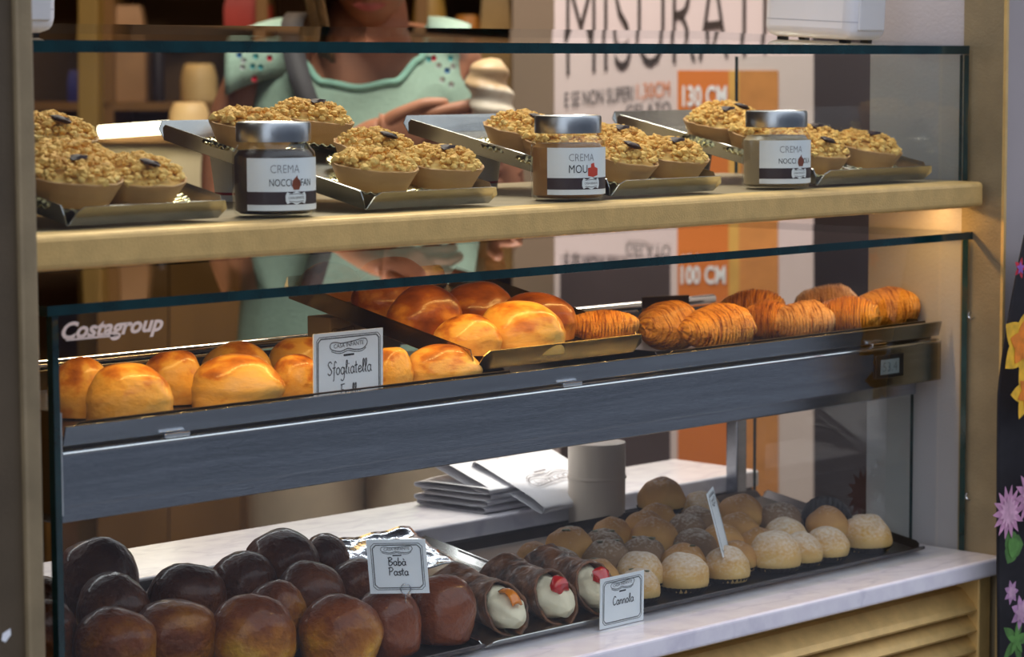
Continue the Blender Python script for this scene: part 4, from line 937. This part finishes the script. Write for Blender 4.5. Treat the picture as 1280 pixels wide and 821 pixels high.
# head
hc = Vector((.018, -.085, 1.520))
def head(u, v):
    a = u*2*pi; t = (v-.5)*pi; y = -math.cos(a)*math.cos(t); x = math.sin(a)*math.cos(t); z = math.sin(t)
    f = max(0, -y); px_ = x*.072*(1-.25*max(0, -z)*1.0); py_ = y*.092; pz = z*.112
    nose = math.exp(-((x/.16)**2+((z+.12)/.22)**2))*f; py_ -= .020*nose
    py_ -= .006*math.exp(-((x/.3)**2+((z+.48)/.12)**2))*f; py_ += .008*math.exp(-(((abs(x)-.38)/.16)**2+((z-.08)/.13)**2))*f
    return tuple(hc+Matrix.Rotation(.38, 3, 'X') @ Vector((px_, py_, pz)))
MB().grid(head, 56, 40, True).build('head', SKIN, ps)
Rh = Matrix.Rotation(.38, 3, 'X')
for s in (-1, 1):
    e = MB(); lump(e, hc+Rh @ Vector((s*.029, -.078, .010)), .010, 3, 0, .7); e.build('eye', mat('eye_dark', (.06, .04, .03), .2), ps)
    e = MB(); e.grid(lambda u, v, s=s: tuple(hc+Rh @ Vector((s*(.074+.006*math.sin(pi*v)), .012+.016*math.cos(u*2*pi)*math.sin(pi*v), -.005+.030*(v-.5)*2+.0*u))), 12, 8, True); e.build('ear', SKIN, ps, True, 0, .004)
e = MB(); e.grid(lambda u, v: tuple(hc+Rh @ Vector(((u-.5)*.048, -.0885+.012*(2*u-1)**2, -.053+.012*(v-.5)*(1-(2*u-1)**2)))), 14, 6); e.build('mouth', mat('lips', (.40, .10, .08), .4), ps, True, 0, .004)
HAIRM = mat('dark_blond_hair', (.17, .095, .035), .45, 0, .5, 140, .003, 220, stretch=(1, 1, .12))
def hair(u, v):
    a = (u-.5)*2*pi*.74; t = v; z = .125*math.cos(t*1.9) if t < .6 else .125*math.cos(1.14)-(t-.6)*(.50 if a < .3 else .15)
    r = math.sin(min(t, .6)*1.9)/math.sin(1.14); flare = 1+.15*max(0, t-.6)
    x = math.sin(a)*.092*r*flare; y = math.cos(a)*.112*r*flare; k = (1-.25*max(0, t-.8)/.2)*(1+.02*math.sin(a*60+6*t)+.05*math.sin(a*9+5*t)+.08*nz(Vector((x*30, y*30, z*10))))
    q = Rh @ Vector((x*k, y*k+.006, 0)); return (hc.x+q.x, hc.y+q.y+(.02 if t > .6 else 0), hc.z+.005+z+(Rh @ Vector((0, y, 0))).z*.6)
MB().grid(hair, 240, 40).build('hair', HAIRM, ps, True, 0, .006)
# tank top
def ztop(ph):
    K = [(0, 1.322), (18, 1.330), (34, 1.362), (46, 1.412), (62, 1.418), (72, 1.36), (84, 1.270), (96, 1.262), (112, 1.33), (124, 1.40), (140, 1.395), (160, 1.36), (180, 1.355)]
    for (a, b), (c, d) in zip(K, K[1:]):
        if a <= ph <= c: t = (ph-a)/(c-a); t = t*t*(3-2*t); return b*(1-t)+d*t
    return K[-1][1]
def top(u, v):
    a = u*2*pi; ph = abs(math.degrees(a if a <= pi else a-2*pi)); zt = ztop(ph); z = .86+(zt-.86)*v
    K = [(.86, .195, .135), (.95, .190, .130), (1.05, .180, .122), (1.16, .172, .122), (1.25, .174, .125), (1.33, .162, .105), (1.42, .140, .062)]
    for p, q in zip(K, K[1:]):
        if p[0] <= z <= q[0]+1e-6: t = (z-p[0])/(q[0]-p[0]); rx = p[1]*(1-t)+q[1]*t; ry = p[2]*(1-t)+q[2]*t; break
    f = 1+.018*nz(Vector((math.cos(a)*3, math.sin(a)*3, z*8)))
    return (math.sin(a)*rx*f, -math.cos(a)*ry*f+.005, z)
tk = MB().grid(top, 120, 34, True).build('tank_top', MINT, ps, True, 0, .005)
TRIM = mat('mint_trim', (.25, .50, .40), .7, 0, .05, 60)
nk = [Vector(top(u/60, 1))+Vector((0, -.002, 0)) for u in list(range(-8, 9))]
MB().tube([Vector(top((u % 240)/240, 1))+Vector((0, -.003, .001)) for u in range(-32, 33)], .0055, 8).build('neck_trim', TRIM, tk)
for s in (-1, 1):
    MB().grid(lambda u, v: (s*(.098+.062*u), .007-.064*math.cos(pi*v)*(1-.15*u), 1.405+.020*math.sin(pi*v)-.012*u*u), 10, 16).build('shoulder_strap', MINT, tk, True, 0, .006)
MB().grid(lambda u, v: (-.098-.100*u, .010-(.078-.012*u)*math.cos(pi*v), 1.340+.085*math.sin(pi*v)**.7-.028*u*u), 12, 20).build('shoulder_cap', MINT, tk, True, 0, .005)
SEQ = [(310, 68, 1), (330, 70, 2), (347, 72, 0), (315, 75, 3), (314, 83, 3), (336, 83, 2), (328, 97, 0), (326, 82, 2), (547, 73, 0), (567, 73, 2), (553, 82, 3), (570, 83, 3), (563, 88, 1), (557, 99, 3), (568, 105, 3), (541, 74, 2)]
SQ = [mat('red_sequin', (.6, .02, .05), .15, 0, .1, 9, coat=1), mat('blue_sequin', (.05, .22, .5), .15, 0, .1, 9, coat=1), mat('aqua_sequin', (.15, .6, .6), .12, .5, .1, 9, coat=1), mat('clear_sequin', (.8, .85, .8), .1, .6, .1, 9, coat=1)]
for px, py, c in SEQ:
    q = ppx(px, py, 0); q.y = -.125*math.sqrt(max(.05, 1-(q.x/.18)**2))+.005-.001
    if q.x < -.095: q.y = -.083
    MB().lathe([(0, -.003), (.0035, -.002), (.0045, .001)], 10, mtx=Matrix.Translation(q) @ Matrix.Rotation(pi/2, 4, 'X')).build('sequin', SQ[c], tk)
sp = [Vector((-.095, .0, 1.432)), Vector((-.098, -.070, 1.412)), Vector((-.088, -.116, 1.355)), Vector((-.066, -.134, 1.29)), Vector((-.044, -.140, 1.22)), Vector((.0, -.142, 1.10))]
SPC = catmull([tuple(q) for q in sp], 5); mb = MB()
mb.add([(x+s*.016, y-.003, z) for x, y, z in SPC for s in (-1, 1)], [(2*i, 2*i+1, 2*i+3, 2*i+2) for i in range(len(SPC)-1)]); mb.build('bag_strap', mat('grey_strap', (.05, .05, .055), .7), ps, True, 0, .004)
for s in (-1, 1):
    def leg(u, v, s=s):
        a = u*2*pi; z = .93-.87*v; rx = .098-.030*v; ry = .118-.045*v
        if v < .12: rx *= 1.0; 
        k = 1+.03*nz(Vector((math.cos(a)*2, math.sin(a)*2, z*5+s)))
        return (s*(.086+.004*v)+math.cos(a)*rx*k, math.sin(a)*ry*k, z)
    MB().grid(leg, 40, 30, True).build('trouser_leg', TROU, ps, True, 0, .004)
for s in (-1, 1):
    MB().grid(lambda u, v: (s*.095+.045*math.sin(pi*v)**.5*math.cos(u*pi), -.16+.24*v, .065*math.sin(pi*v)**.4*math.sin(u*pi)), 16, 14).build('shoe', mat('tan_shoe', (.30, .17, .09), .5), ps, True, 0, .004)
# ice cream
Rz = Matrix.Rotation(-YAW, 3, 'Z')
ic = thing('ice_cream_cone', 'soft ice cream swirl in a wafer cone held by the person', 'ice cream', Vector((PP.x, PP.y, 0))+Rz @ CONE, -YAW)
MB().lathe([(0, -.105), (.006, -.105), (.024, .012), (.026, .014), (.0225, .012), (0, .0)], 24).build('wafer_cone', mat('wafer', (.50, .27, .09), .7, 0, .2, 60, .0015, 120), ic)
def swirl(u, v):
    a = u*2*pi; z = .008+.086*v; r = .030*(1-.12*v)*(1+.05*math.sin(v*pi)) if v < .75 else .030*(.91)*math.sqrt(max(0, 1-((v-.75)/.25)**2))
    r *= 1+.10*math.sin(v*3*2*pi+a); return (r*math.cos(a)+.004*math.sin(v*7), r*math.sin(a), z)
def ice():
    m, nt, b = nodes('two_tone_ice'); tc = nt.nodes.new('ShaderNodeTexCoord'); sx = nt.nodes.new('ShaderNodeSeparateXYZ'); nt.links.new(tc.outputs['Generated'], sx.inputs[0])
    f = maths(nt, 'MULTIPLY_ADD', noise_fac(nt, 3, 3, False, 'Generated'), .5, maths(nt, 'SUBTRACT', sx.outputs[2], .25))
    nt.links.new(ramp(nt, f, [(.42, (.80, .72, .58)), (.52, (.58, .40, .22))]), b.inputs['Base Color']); b.inputs['Roughness'].default_value = .45; return m
MB().grid(swirl, 36, 40, True).build('soft_ice', ice(), ic)
